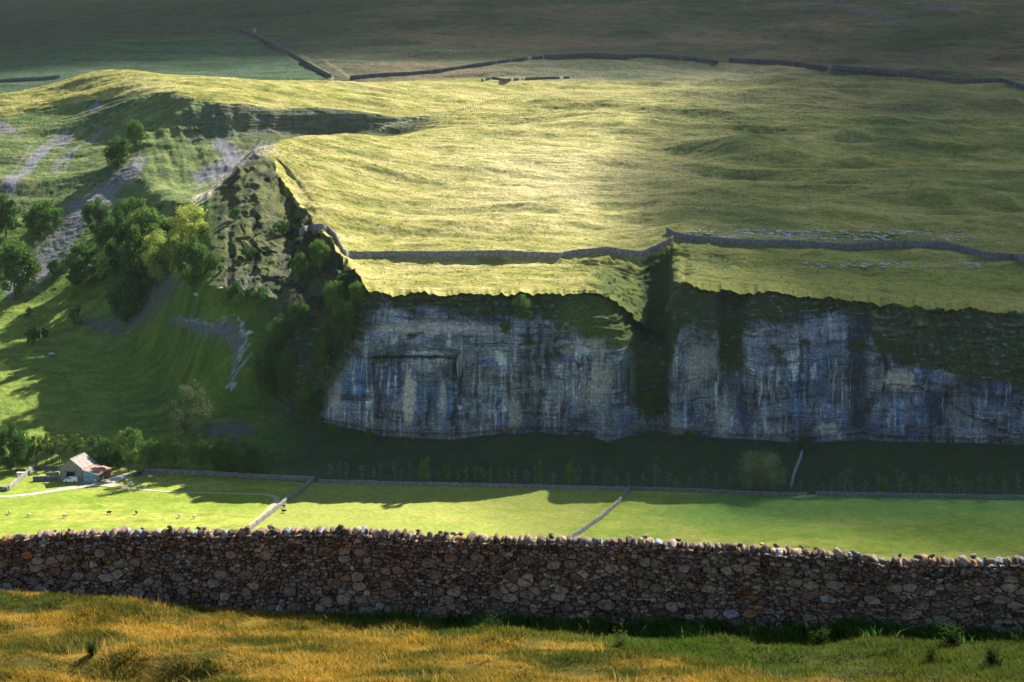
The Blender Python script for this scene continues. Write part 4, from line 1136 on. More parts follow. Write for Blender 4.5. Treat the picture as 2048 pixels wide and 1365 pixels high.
TREES3 = [
 ('pale', 1522, 984, 900, 120, "broad pale willow bush, the widest plant below the crag"),
 ('sapling2', 1310, 976, 908, 36, "tall narrow shrub left of the broad pale willow"),
 ('bush', 852, 962, 912, 30, "narrow bush below the left part of the crag"),
 ('bush', 892, 962, 926, 26, "small bush just right of the narrow bush under the crag"),
 ('bush', 1077, 972, 918, 22, "slim bush below the middle of the crag"),
 ('bush', 1142, 972, 922, 34, "rounded bush below the crag left of the tall shrub"),
 ('sapling2', 1690, 986, 932, 38, "open-crowned small tree, first right of the field gate"),
 ('sapling2', 1800, 988, 934, 36, "open-crowned small tree, second right of the field gate"),
 ('sapling2', 1918, 990, 942, 30, "open-crowned small tree, third right of the field gate"),
 ('dbush', 1766, 992, 958, 22, "dark low bush among the saplings right of the gate"),
 ('dark', 530, 790, 700, 50, "dark tree on the outer left side of the ivy-covered tree"),
 ('dark', 560, 700, 630, 50, "dark tree above the ivy-covered tree, under the western cliff"),
 ('mid2', 670, 625, 560, 50, "dim green tree on the broken slope under the plateau wall corner"),
 ('dark', 600, 660, 600, 46, "dark tree in the hollow below the western ledge"),
 ('dbush', 690, 575, 545, 40, "dark bush on the brow just left of the plateau corner"),
 ('dbush', 560, 470, 440, 40, "dark bush high on the western cliff"),
 ('dbush', 500, 520, 490, 36, "dark bush in the middle of the western cliff"),
 ('bush', 470, 440, 415, 30, "small bush near the top of the western cliff"),
 ('old', 1000, 972, 930, 26, "small airy tree in the sapling row below the crag's middle"),
 ('old', 1215, 977, 932, 30, "small airy tree just left of the tall narrow shrub"),
 ('old', 1630, 985, 942, 24, "small airy tree immediately right of the thin broken wall"),
 ('old', 1850, 990, 944, 28, "small airy tree between the second and third open-crowned trees"),
 ('old', 1975, 993, 946, 30, "small airy tree nearest the right edge below the crag"),
 ('dark', 960, 960, 930, 30, "low dark bushy tree in the shade below the crag's left half"),
 ('dark', 1205, 905, 880, 26, "small dark tree right against the crag's lowest point"),
 ('dark2', 1610, 905, 868, 34, "dark tree at the top of the thin broken wall"),
 ('dark2', 545, 815, 655, 60, "dark ivy-covered tree leaning on the crag's left foot"),
 ('dark', 575, 800, 690, 54, "dark tree beside the white buttress at the crag's left end"),
 ('dark', 618, 845, 770, 64, "dark tree hiding the foot of the left buttress"),
 ('dark2', 645, 745, 640, 56, "dark tree in the gap left of the crag face"),
 ('dark', 690, 690, 600, 56, "dark tree climbing the crag's left shoulder"),
 ('mid', 715, 612, 562, 46, "green-topped tree on the crag's left brow"),
 ('dbush', 1047, 640, 588, 46, "dark bush growing from the upper crag face"),
 ('dark', 1308, 835, 778, 56, "dark green bush filling the foot of the gully"),
 ('dbush', 740, 886, 858, 26, "small dark bush on the slope at the crag's left foot"),
 ('dbush', 1380, 884, 858, 34, "dark bush at the crag foot right of the gully"),
 ('mid', 640, 545, 478, 54, "green bushy tree below the corner of the plateau wall"),
 ('mid', 600, 560, 505, 40, "dim green tree on the ledge of the western cliff"),
 ('dbush', 520, 610, 572, 36, "dark bush on the grassy ledge below the western cliff"),
 ('bare', 592, 645, 575, 40, "bare grey branching tree on the western ledge"),
 ('dbush', 665, 880, 845, 40, "dark bush under the left corner of the crag"),
 ('dbush', 1010, 668, 640, 26, "small dark bush on a ledge under the upper crag bush"),
]
for kd, px_, b_, t_, wd_, lab in TREES3:
    bush = kd in ('bush', 'dbush')
    plant(kd, px_, b_, t_, lab, "crag_bush" if bush else "crag_tree", "bush" if bush else "tree", "bushes along the crag foot" if bush else "trees along the crag foot", wd_)
# the planted row of saplings between crag and fields: nothing tells them apart
sr = random.Random(33)
px_ = 660
while px_ < 2120:
    far_y = np.interp(px_, [p[0] for p in FAR_EDGE], [p[1] for p in FAR_EDGE])
    if not (1465 < px_ < 1590):
        hh = sr.uniform(24, 44)
        bpy_ = far_y - sr.uniform(3, 12)
        plant('sapling', px_, bpy_, bpy_ - hh, "slender pale-stemmed sapling in the planted row under the crag", "sapling", "sapling", "planted saplings under the crag", sr.uniform(12, 20))
    px_ += sr.uniform(13, 30)

# ------------------------------------------------------------------ tussocks on the moor, one uncountable mass
tr_ = np.random.default_rng(77)
nT = 26000
ri = tr_.integers(start[8] + 2, start[15], nT); ci_ = tr_.integers(20, NC - 20, nT)
kp = (w_cliff[ri, ci_] < 0.2) & (tr_.uniform(0, 1, nT) < 0.35 + 1.2 * np.clip(fbm(X[ri, ci_] / 16, Yw[ri, ci_] / 9, 520, 3), -0.3, 1))
ri, ci_ = ri[kp], ci_[kp]; nT = len(ri)
bx, by, bz = X[ri, ci_] + tr_.uniform(-.6, .6, nT), Yw[ri, ci_] + tr_.uniform(-.4, .4, nT), Z[ri, ci_]
hh_ = tr_.uniform(0.16, 0.5, nT)
NB = 7
an = tr_.uniform(0, 6.283, (nT, NB)); rr2 = tr_.uniform(0.1, 0.4, (nT, NB)) * hh_[:, None] * 1.3
B0 = np.stack([bx[:, None] + np.cos(an) * rr2 * .5, by[:, None] + np.sin(an) * rr2 * .5, bz[:, None] - .12 + 0 * an], -1)
T0_ = np.stack([bx[:, None] + np.cos(an) * rr2 * 1.6, by[:, None] + np.sin(an) * rr2 * 1.6, bz[:, None] + hh_[:, None] * tr_.uniform(.5, 1, (nT, NB))], -1)
wv_ = np.stack([-np.sin(an) * .13, np.cos(an) * .13, 0 * an], -1)
TVv = np.stack([B0 - wv_, B0 + wv_, T0_ + wv_ * .6, T0_ - wv_ * .6], 2).reshape(-1, 3)
TQ = (np.arange(nT * NB)[:, None] * 4 + np.array([[0, 1, 2, 3]]))
tc_ = Cg[ri, ci_] * tr_.uniform(0.8, 1.7, (nT, 1))
tag(link_mesh("moor_tussocks", np_mesh("moor_tussocks", TVv, TQ, np.repeat(tc_, NB * 4, 0)), m_blade), "pale and green grass tussocks scattered over the moor", "grass", kind='stuff')

# ------------------------------------------------------------------ distant dry-stone walls
m_farwall = colmat("far_wall_stone", ((1.2, 0.4), (4.0, 0.5)), ((2.5, 1.0, 0.25),), rough=0.9)
def stone_wall(pts, h, thick, name, lab, col=(0.20, 0.20, 0.21), step=2.0, seed=0):
    P2 = []
    for (x0, y0), (x1, y1) in zip(pts[:-1], pts[1:]):
        n = max(1, int(math.hypot(x1 - x0, y1 - y0) / step))
        for k in range(n): P2.append((x0 + (x1 - x0) * k / n, y0 + (y1 - y0) * k / n))
    P2.append(pts[-1])
    G_ = [ground(a_, b_) for a_, b_ in P2]
    # even out the steps of the look-up
    A = np.array([g[:] for g in G_])
    if len(A) > 6:
        for _ in range(2):
            B_ = A.copy(); B_[1:-1] = (A[:-2] + 2 * A[1:-1] + A[2:]) / 4; A = B_
    Ds = np.concatenate([[0], np.cumsum(np.linalg.norm(np.diff(A[:, :2], axis=0), axis=1))])
    S_ = np.arange(0, Ds[-1], 0.45); S_ = np.append(S_, Ds[-1])
    A = np.stack([np.interp(S_, Ds, A[:, k]) for k in range(3)], 1)
    T = np.gradient(A[:, :2], axis=0); T /= np.linalg.norm(T, axis=1, keepdims=True) + 1e-9
    Nn = np.stack([-T[:, 1], T[:, 0]], 1)
    r = np.random.default_rng(seed + 50)
    V, Fc, Cc = [], [], []
    hs = h * (1 + 0.07 * noise(S_ / 7, S_ * 0, 300 + seed)) + r.normal(0, 0.05, len(S_))
    prof = [(-.5, -0.8), (-.46, .35), (-.38, .72), (-.30, 1.0), (.30, 1.0), (.38, .72), (.46, .35), (.5, -0.8)]
    m = len(prof)
    for i in range(len(A)):
        for (o_, v_) in prof:
            jx, jz = r.normal(0, .035), r.normal(0, .03)
            V.append((A[i, 0] + Nn[i, 0] * (o_ * thick + jx), A[i, 1] + Nn[i, 1] * (o_ * thick + jx), A[i, 2] + v_ * hs[i] + jz * (v_ > 0)))
            g = r.uniform(.7, 1.35) * (1.25 if v_ >= 1 else 1); Cc.append((col[0] * g, col[1] * g, col[2] * g))
    for i in range(len(A) - 1):
        for k in range(m - 1):
            Fc.append((i * m + k, (i + 1) * m + k, (i + 1) * m + k + 1, i * m + k + 1))
    Fc.append(tuple(range(m))); Fc.append(tuple((len(A) - 1) * m + k for k in range(m))[::-1])
    base = Vector(A[len(A) // 2]); V = [(v[0] - base.x, v[1] - base.y, v[2] - base.z) for v in V]
    o = link_mesh(name, py_mesh(name, V, Fc, Cc), m_farwall)
    o.location = base
    tag(o, lab, "stone wall", "dry-stone walls across the land")
    return o
stone_wall([(600, 468), (618, 462), (640, 458), (655, 463), (672, 478), (682, 500), (690, 513), (720, 515), (800, 514), (900, 514), (1000, 512), (1080, 516), (1120, 517), (1160, 510), (1215, 505), (1250, 511), (1285, 513), (1320, 498), (1346, 484)],
           2.3, 0.8, "field_wall", "grey wall along the crag-top edge, dipping across the gully", seed=1)
stone_wall([(1334, 466), (1350, 476), (1380, 482), (1440, 488), (1500, 492), (1580, 493), (1640, 496), (1700, 500), (1740, 496), (1800, 494), (1890, 495), (1930, 505), (1970, 516), (2048, 522), (2160, 530)],
           2.5, 0.8, "field_wall", "tall dark wall above the right-hand crag", (0.13, 0.135, 0.15), seed=2)
stone_wall([(700, 159), (760, 153), (830, 150), (880, 145), (930, 137), (1000, 127), (1060, 120), (1085, 118)], 2.1, 0.8, "field_wall", "left stretch of the long wall across the upper moor", (0.10, 0.10, 0.11), seed=3)
stone_wall([(1088, 118), (1180, 113), (1240, 117), (1300, 115), (1360, 120)], 2.5, 0.9, "field_wall", "middle stretch of the upper moor wall", (0.08, 0.08, 0.09), seed=4)
stone_wall([(1366, 121), (1400, 123), (1436, 128)], 2.3, 0.9, "field_wall", "short stretch of the upper moor wall between two gaps", (0.08, 0.08, 0.09), seed=5)
stone_wall([(1458, 124), (1560, 128), (1610, 134), (1655, 140)], 2.5, 0.9, "field_wall", "fourth stretch of the upper moor wall, right of the wide gap", (0.08, 0.08, 0.09), seed=6)
stone_wall([(1665, 138), (1720, 142), (1800, 150), (1860, 160), (1930, 166), (2000, 164), (2030, 172), (2060, 182), (2140, 200)], 2.5, 0.9, "field_wall", "right-hand stretch of the upper moor wall running off the frame", (0.09, 0.09, 0.10), seed=7)
stone_wall([(480, 62), (505, 70), (540, 88), (580, 108), (615, 130), (640, 145), (662, 156)], 2.3, 0.9, "field_wall", "dark wall slanting down the far hillside at upper left", (0.12, 0.12, 0.13), seed=8)
stone_wall([(965, 163), (985, 158), (1010, 163), (1060, 160), (1100, 159), (1138, 158)], 1.6, 1.6, "ruined_wall", "low tumbled bank of stones on the moor below the upper wall", (0.15, 0.14, 0.13), seed=9)
stone_wall([(-20, 166), (40, 162), (80, 160), (120, 156)], 1.8, 0.8, "field_wall", "faint far wall behind the grassy knoll at the left edge", (0.12, 0.13, 0.13), seed=10)
stone_wall([(292, 946), (330, 947), (420, 951), (520, 957), (628, 962)], 1.5, 0.8, "field_wall", "grey lane wall running right from the parked dark car", (0.17, 0.17, 0.175), seed=11)
stone_wall([(636, 966), (800, 971), (1000, 975), (1258, 982)], 1.3, 0.7, "field_wall", "low wall between the middle field and the dark slope", (0.17, 0.17, 0.18), seed=12)
stone_wall([(1262, 981), (1400, 985), (1500, 990), (1592, 993)], 1.3, 0.7, "field_wall", "low wall from the middle fields to the field gateway", (0.13, 0.14, 0.15), seed=13)
stone_wall([(1630, 991), (1800, 995), (2048, 999), (2200, 1001)], 1.4, 0.7, "field_wall", "low wall right of the field gateway under the saplings", (0.13, 0.14, 0.15), seed=14)
stone_wall([(628, 962), (600, 985), (575, 1002), (545, 1026), (512, 1052), (490, 1068)], 1.4, 0.8, "field_wall", "pale wall climbing away between left and middle fields", (0.19, 0.175, 0.16), seed=15)
stone_wall([(1258, 980), (1250, 995), (1230, 1014), (1200, 1040), (1165, 1064), (1140, 1080)], 1.4, 0.8, "field_wall", "pale wall between the middle and right fields", (0.19, 0.18, 0.17), seed=16)
stone_wall([(1606, 900), (1598, 925), (1588, 950), (1582, 975)], 1.1, 0.9, "field_wall", "thin broken wall climbing the dark slope right of the willow", (0.22, 0.21, 0.24), seed=17)
stone_wall([(17, 982), (32, 968), (52, 953), (70, 938)], 1.7, 0.8, "pen_wall", "slanting pen wall left of the barn", (0.24, 0.23, 0.21), seed=18)
stone_wall([(-60, 978), (-20, 979), (16, 983)], 1.4, 0.8, "pen_wall", "short dark wall meeting the pen wall at the left edge", (0.17, 0.17, 0.18), seed=19)
stone_wall([(66, 963), (95, 962), (121, 961)], 1.7, 0.8, "pen_wall", "dark front wall of the pen beside the white van", (0.13, 0.13, 0.14), seed=20)
stone_wall([(70, 939), (95, 939), (120, 940)], 1.3, 0.8, "pen_wall", "rear wall of the pen left of the barn", (0.13, 0.13, 0.13), seed=21)
stone_wall([(92, 952), (104, 951), (118, 950)], 1.1, 0.9, "pen_wall", "low overgrown inner wall inside the pen", (0.14, 0.17, 0.12), seed=22)
# post fence on the moor
fence = empty("post_fence", ground(925, 212), "line of thin wooden fence posts crossing the sunlit moor", "fence")
m_post = plain("weathered_post", (0.12, 0.11, 0.10), 0.9)
def boxmesh(name, x0, x1, y0, y1, z0, z1):
    return py_mesh(name, [(x, y, z) for x in (x0, x1) for y in (y0, y1) for z in (z0, z1)], [(0, 1, 3, 2), (4, 6, 7, 5), (0, 4, 5, 1), (2, 3, 7, 6), (0, 2, 6, 4), (1, 5, 7, 3)])
pm = boxmesh("fence_post", -.11, .11, -.11, .11, -.3, 1.35)
for k in range(24):
    t = k / 23
    px_ = 902 + 112 * t; py_ = 232 - 36 * t ** 0.72
    o = link_mesh("fence_post", pm, m_post, fence); o.location = ground(px_, py_) - fence.location

# ------------------------------------------------------------------ tracks
m_track = colmat("gravel_track", ((0.8, 0.2), (4.0, 0.3)), ((3.0, 0.5, 0.1),), rough=0.95)
def track(pts, name, lab, col, lift=0.10):
    A = []
    for (x0, y0, w0), (x1, y1, w1) in zip(pts[:-1], pts[1:]):
        n = max(2, int(math.hypot(x1 - x0, y1 - y0) / 3))
        for k in range(n):
            t = k / n; g = ground(x0 + (x1 - x0) * t, y0 + (y1 - y0) * t); A.append((g.x, g.y, g.z, w0 + (w1 - w0) * t))
    g = ground(pts[-1][0], pts[-1][1]); A.append((g.x, g.y, g.z, pts[-1][2]))
    A = np.array(A)
    for _ in range(4):
        B_ = A.copy(); B_[1:-1] = (A[:-2] + 2 * A[1:-1] + A[2:]) / 4; A = B_
    T = np.gradient(A[:, :2], axis=0); T /= np.linalg.norm(T, axis=1, keepdims=True) + 1e-9
    V, Fc, Cc = [], [], []
    for i in range(len(A)):
        for k, s_ in enumerate((-1, -.4, 0, .4, 1)):
            wv = A[i, 3] / 2 * (1 + 0.18 * float(noise(A[i, 0] / 2 + k, A[i, 1] / 2, 400)))
            V.append((A[i, 0] - T[i, 1] * wv * s_, A[i, 1] + T[i, 0] * wv * s_, A[i, 2] + lift - 0.06 * abs(s_)))
            c = np.array(col) * (1 if k != 2 else 0.85); Cc.append(c)
    for i in range(len(A) - 1):
        for k in range(4): Fc.append((5 * i + k, 5 * i + 5 + k, 5 * i + 6 + k, 5 * i + 1 + k))
    o = link_mesh(name, py_mesh(name, V, Fc, Cc), m_track); tag(o, lab, kind='structure')
GR = (0.42, 0.39, 0.36)
track([(-60, 994, 2.5), (20, 993, 2.5), (70, 988, 3), (120, 980, 3.2), (170, 972, 4.5), (205, 967, 7), (228, 960, 6), (244, 951, 4.5), (262, 947, 4)], "gravel_track", "pale gravel track from the left edge to the dark car", GR)
track([(196, 969, 5), (235, 972, 5), (262, 978, 2.8), (320, 983, 1.8), (400, 986, 1.5), (480, 988, 1.5), (535, 990, 1.8), (556, 996, 2), (548, 1010, 2.0), (525, 1032, 2.2), (500, 1055, 2.2)], "worn_track", "thin pale track curving across the left field", (0.40, 0.37, 0.22), 0.13)
track([(150, 966, 2), (180, 966, 4), (215, 965, 3)], "earth_yard", "reddish earth patch before the blue doors", (0.38, 0.27, 0.18), 0.16)
track([(1585, 996, 1.5), (1605, 994, 3.5), (1632, 991, 1.5)], "worn_gateway", "bare pale patch at the field gateway", (0.42, 0.36, 0.28), 0.12)

# ------------------------------------------------------------------ barn with its lean-to
def poly_part(name, verts, faces, mat, parent):
    return link_mesh(name, py_mesh(name, verts, faces), mat, parent)
m_barn = None
def barn():
    m, t, b = newmat("barn_stone")
    tc = t.nodes.new("ShaderNodeTexCoord")
    vo = t.nodes.new("ShaderNodeTexVoronoi"); vo.inputs['Scale'].default_value = 2.6
    mp = t.nodes.new("ShaderNodeMapping"); mp.inputs['Scale'].default_value = (1, 1, 1.8)
    t.links.new(tc.outputs['Object'], mp.inputs[0]); t.links.new(mp.outputs[0], vo.inputs['Vector'])
    r = ramp(t, vo.outputs['Color'], [(0.1, (0.13, 0.125, 0.12)), (0.9, (0.30, 0.285, 0.26))])
    t.links.new(r.outputs[0], b.inputs['Base Color']); b.inputs['Roughness'].default_value = .95
    bump(t, b, vo.outputs['Distance'], 0.6, 0.1)
    m2, t, b = newmat("stone_slate")
    tc = t.nodes.new("ShaderNodeTexCoord")
    br = t.nodes.new("ShaderNodeTexBrick"); br.inputs['Scale'].default_value = 1.6
    br.inputs['Color1'].default_value = (0.28, 0.24, 0.21, 1); br.inputs['Color2'].default_value = (0.24, 0.21, 0.20, 1); br.inputs['Mortar'].default_value = (0.09, 0.08, 0.08, 1); br.inputs['Mortar Size'].default_value = 0.03
    t.links.new(tc.outputs['Object'], br.inputs['Vector'])
    n = nnode(t, 0.9, 5); r = ramp(t, n.outputs['Fac'], [(0.3, 0.7), (0.7, 1.35)])
    t.links.new(mixc(t, br.outputs['Color'], r.outputs[0], 1.0, 'MULTIPLY'), b.inputs['Base Color']); b.inputs['Roughness'].default_value = .9
    m3, t, b = newmat("rusty_sheet")
    n = nnode(t, 0.45, 6, .7); r = ramp(t, n.outputs['Fac'], [(0.35, (0.20, 0.16, 0.13)), (0.5, (0.33, 0.12, 0.08)), (0.68, (0.38, 0.27, 0.24))])
    t.links.new(r.outputs[0], b.inputs['Base Color']); b.inputs['Roughness'].default_value = .6
    wv = t.nodes.new("ShaderNodeTexWave"); wv.inputs['Scale'].default_value = 2.2; tc = t.nodes.new("ShaderNodeTexCoord"); wv.bands_direction = 'Y'
    t.links.new(tc.outputs['Object'], wv.inputs[0]); bump(t, b, wv.outputs['Fac'], .5, .08)
    m_blue = plain("blue_door_paint", (0.16, 0.34, 0.46), .6, nscale=2, amt=.15)
    m_dark = plain("interior_shade", (0.012, 0.012, 0.012), 1)
    m_wood = plain("orange_board", (0.42, 0.25, 0.12), .8)
    m_brown = plain("brown_board_wall", (0.10, 0.07, 0.06), .9)
    m_trim = plain("pale_trim", (0.6, 0.6, 0.6), .6)
    g = ground(120, 962)
    rt = empty("stone_barn", g, "stone barn with slate roof and rusty lean-to over blue doors", "barn", math.radians(-12))
    W_, He, Hr, L_ = 8.2, 4.6, 7.6, 11.0
    # wall shell with the cart opening left open: gable built round it
    ox0, ox1, oz0, oz1 = 2.4, 5.6, 1.0, 3.2
    v = [(0, 0, -1), (ox0, 0, -1), (ox1, 0, -1), (W_, 0, -1), (0, 0, He), (W_, 0, He), (W_ / 2, 0, Hr), (ox0, 0, oz1), (ox1, 0, oz1), (0, L_, -1), (W_, L_, -1), (0, L_, He), (W_, L_, He), (W_ / 2, L_, Hr), (ox0, .6, -1), (ox1, .6, -1), (ox0, .6, oz1), (ox1, .6, oz1)]
    f = [(0, 1, 7, 4), (2, 3, 5, 8), (4, 7, 6), (7, 8, 6), (8, 5, 6), (0, 4, 11, 9), (3, 10, 12, 5), (9, 11, 13, 12, 10), (1, 14, 16, 7), (2, 8, 17, 15), (7, 16, 17, 8)]
    poly_part("wall", v, f, m, rt)
    poly_part("opening", [(ox0, .61, -1), (ox1, .61, -1), (ox1, .61, oz1), (ox0, .61, oz1)], [(0, 1, 2, 3)], m_dark, rt)  # black sheet standing in for shade inside the barn
    link_mesh("board", boxmesh("board", ox0 + .02, ox1 - .02, .1, .2, -.5, 1.1), m_wood, rt)
    link_mesh("lintel", boxmesh("lintel", ox0 - .4, ox1 + .9, -.06, .3, oz1, oz1 + .35), m_brown, rt)
    t_ = .22; e = .35
    k_ = (Hr - He) / (W_ / 2)
    def slab(x0, z0, x1, z1, y0, y1, th, name, mat, par):
        v = [(x0, y0, z0), (x1, y0, z1), (x1, y1, z1), (x0, y1, z0), (x0, y0, z0 + th), (x1, y0, z1 + th), (x1, y1, z1 + th), (x0, y1, z0 + th)]
        return poly_part(name, v, [(0, 3, 2, 1), (4, 5, 6, 7), (0, 1, 5, 4), (1, 2, 6, 5), (2, 3, 7, 6), (3, 0, 4, 7)], mat, par)
    rf = slab(W_ / 2, Hr + .02, W_ + e, He - e * k_ + .02, -.25, L_ + .25, t_, "roof", m2, rt)
    slab(-e, He - e * k_ + .02, W_ / 2 - .003, Hr + .02, -.25, L_ + .25, t_, "roof", m2, rt)
    link_mesh("ridge", boxmesh("ridge", W_ / 2 - .2, W_ / 2 + .2, -.27, L_ + .27, Hr + .16, Hr + .34), m2, rf)
    # lean-to
    LW = 5.9; h1, h2 = 4.25, 2.75
    y0, y1 = 0.1, L_ - .4
    v = [(W_ + .01, y0, -1), (W_ + LW, y0, -1), (W_ + LW, y0, h2), (W_ + .01, y0, h1), (W_ + .01, y1, -1), (W_ + LW, y1, -1), (W_ + LW, y1, h2), (W_ + .01, y1, h1)]
    poly_part("side_wall", v, [(0, 1, 2, 3), (1, 5, 6, 2), (5, 4, 7, 6)], m_brown, rt)
    lr = slab(W_ + .04, h1 + .03, W_ + LW + .4, h2 - .1 + .03, y0 - .35, y1 + .3, .12, "lean_to_roof", m3, rt)
    slab(W_ + .04, h1 - .16, W_ + LW + .4, h2 - .29, y0 - .42, y0 - .36, .3, "verge_board", m_trim, lr)
    for a_, b_ in ((W_ + .45, W_ + .45 + 2.55), (W_ + .45 + 2.6, W_ + .45 + 5.15)):
        za = h1 - .5 - (a_ - W_) * (h1 - h2) / LW; zb = h1 - .5 - (b_ - W_) * (h1 - h2) / LW
        d_ = poly_part("door", [(a_, y0 - .1, -.4), (b_, y0 - .1, -.4), (b_, y0 - .1, zb), (a_, y0 - .1, za), (a_, y0 - .02, -.4), (b_, y0 - .02, -.4), (b_, y0 - .02, zb), (a_, y0 - .02, za)],
                       [(0, 1, 2, 3), (0, 4, 5, 1), (1, 5, 6, 2), (2, 6, 7, 3), (3, 7, 4, 0)], m_blue, rt)
        link_mesh("door_rail", boxmesh("door_rail", a_ + .05, b_ - .05, y0 - .14, y0 - .105, 1.85, 2.0), m_brown, d_)
    return rt
barn()

# ------------------------------------------------------------------ vehicles
m_white = plain("white_paint", (0.72, 0.76, 0.80), .35, spec=.5, amt=.05)
m_navy = plain("dark_blue_paint", (0.02, 0.025, 0.05), .3, spec=.6, amt=.1)
m_glass = plain("dark_glass", (0.02, 0.03, 0.04), .1, spec=.6, amt=.1)
m_tyre = plain("tyre_rubber", (0.02, 0.02, 0.02), .9)
m_rim = plain("wheel_rim", (0.4, 0.4, 0.42), .4, .6)
m_red = plain("red_lamp", (0.4, 0.03, 0.02), .4)
def vehicle(name, lab, cat, px_, py_, rot, prof, L_, Wd, mat, glass, s_=1.0):
    rt = empty(name, ground(px_, py_) + Vector((0, 0, .05)), lab, cat, rot); rt.scale = (s_,) * 3
    bm = bmesh.new()
    n = len(prof)
    rings = []
    for yv, ins in ((-Wd / 2, .10), (-Wd / 2 + .12, 0), (Wd / 2 - .12, 0), (Wd / 2, .10)):
        rings.append([bm.verts.new((x + (L_ / 2 - x) * ins * .12, yv * (1 if z < 1.0 else .93), z - (ins * .5 if z > .6 else 0))) for x, z in prof])
    for a_, b_ in zip(rings[:-1], rings[1:]):
        for k in range(n): bm.faces.new((a_[k], a_[(k + 1) % n], b_[(k + 1) % n], b_[k]))
    bm.faces.new(rings[0][::-1]); bm.faces.new(rings[-1])
    bmesh.ops.recalc_face_normals(bm, faces=bm.faces)
    me = bpy.data.meshes.new(name + "_body"); bm.to_mesh(me); bm.free()
    body = link_mesh("body", me, mat, rt)
    for nm, quad in glass:
        for s2 in ((-1, 1) if nm == "side_window" else (0,)):
            if nm == "side_window":
                v = [(x, s2 * (Wd / 2 * .955 + .012), z) for x, z in quad]
            else:
                (xa, za), (xb, zb) = quad; w2 = Wd / 2 * .82
                v = [(xa, -w2, za), (xa, w2, za), (xb, w2, zb), (xb, -w2, zb)]
            poly_part(nm, v, [tuple(range(len(v)))], m_glass, rt)
    for x in (L_ * .19, L_ * .80):
        for s2 in (-1, 1):
            bm = bmesh.new(); bmesh.ops.create_cone(bm, cap_ends=True, segments=18, radius1=.33, radius2=.33, depth=.22, matrix=Matrix.Translation((x, s2 * (Wd / 2 - .06), .33)) @ Matrix.Rotation(math.pi / 2, 4, 'X'))
            me = bpy.data.meshes.new("wheel"); bm.to_mesh(me); bm.free(); w_ = link_mesh("wheel", me, m_tyre, rt)
            bm = bmesh.new(); bmesh.ops.create_cone(bm, cap_ends=True, segments=12, radius1=.19, radius2=.19, depth=.05, matrix=Matrix.Translation((x, s2 * (Wd / 2 + .06), .33)) @ Matrix.Rotation(math.pi / 2, 4, 'X'))
            me = bpy.data.meshes.new("rim"); bm.to_mesh(me); bm.free(); link_mesh("rim", me, m_rim, w_)
    for s2 in (-1, 1):
        link_mesh("headlight", boxmesh("headlight", -.03, .05, s2 * (Wd / 2 - .32) - .14, s2 * (Wd / 2 - .32) + .14, .68, .84), m_rim, rt)
        link_mesh("tail_lamp", boxmesh("tail_lamp", L_ - .02, L_ + .03, s2 * (Wd / 2 - .16) - .07, s2 * (Wd / 2 - .16) + .07, .8, 1.1), m_red, rt)
    return rt
van_p = [(0, .25), (0, .75), (.25, .95), (.95, 1.08), (1.55, 1.72), (1.8, 1.82), (4.2, 1.82), (4.35, 1.1), (4.38, .3), (4.2, .22), (.2, .2)]
vehicle("small_van", "small white van parked before the barn's open gable", "van", 128, 965, math.radians(2), van_p, 4.38, 1.75, m_white,
        [("windscreen", [(.97, 1.10), (1.53, 1.70)]), ("side_window", [(1.3, 1.12), (2.35, 1.12), (2.35, 1.6), (1.68, 1.6)])], 1.08)
car_p = [(0, .3), (0, .65), (.2, .82), (1.05, .98), (1.75, 1.45), (2.6, 1.52), (3.5, 1.38), (4.05, 1.0), (4.2, .9), (4.22, .35), (4.0, .22), (.2, .22)]
vehicle("parked_car", "dark blue car parked under the trees by the lane wall", "car", 268, 953, math.radians(48), car_p, 4.22, 1.76, m_navy,
        [("windscreen", [(1.07, 1.0), (1.73, 1.43)]), ("rear_window", [(4.03, 1.03), (3.52, 1.36)]), ("side_window", [(1.45, 1.02), (3.75, 1.02), (3.3, 1.34), (1.95, 1.38)])], 1.0)
# white trough trailer at the pen
tr = empty("flat_trailer", ground(41, 952), "small white flat-topped trailer beside the slanting pen wall", "trailer")
link_mesh("deck", boxmesh("deck", -1.2, 1.2, -.7, .7, .75, 1.25), m_white, tr)
for s2 in (-1, 1): link_mesh("wheel", boxmesh("wheel", -.3, .3, s2 * .62 - .1, s2 * .62 + .1, 0, .6), m_tyre, tr)
link_mesh("drawbar", boxmesh("drawbar", 1.15, 2.1, -.06, .06, .5, .6), m_tyre, tr)
# gate by the dark car and one in the field gateway
def gate(px_, py_, rot, L_, lab, mat):
    rt = empty("field_gate", ground(px_, py_), lab, "gate", rot)
    for x in (0, L_): link_mesh("gate_post", boxmesh("gate_post", x - .12, x + .12, -.12, .12, -.3, 1.5), m_post, rt)
    for k in range(5): link_mesh("rail", boxmesh("rail", .14, L_ - .14, -.03, .03, .3 + k * .22, .38 + k * .22), mat, rt)
m_gwood = plain("gate_wood", (0.26, 0.20, 0.14), .9)
gate(284, 952, 0.2, 2.6, "brown wooden gate right of the dark car", m_gwood)
gate(1594, 992, -0.02, 3.4, "pale field gate in the wall right of the willow", m_rim)

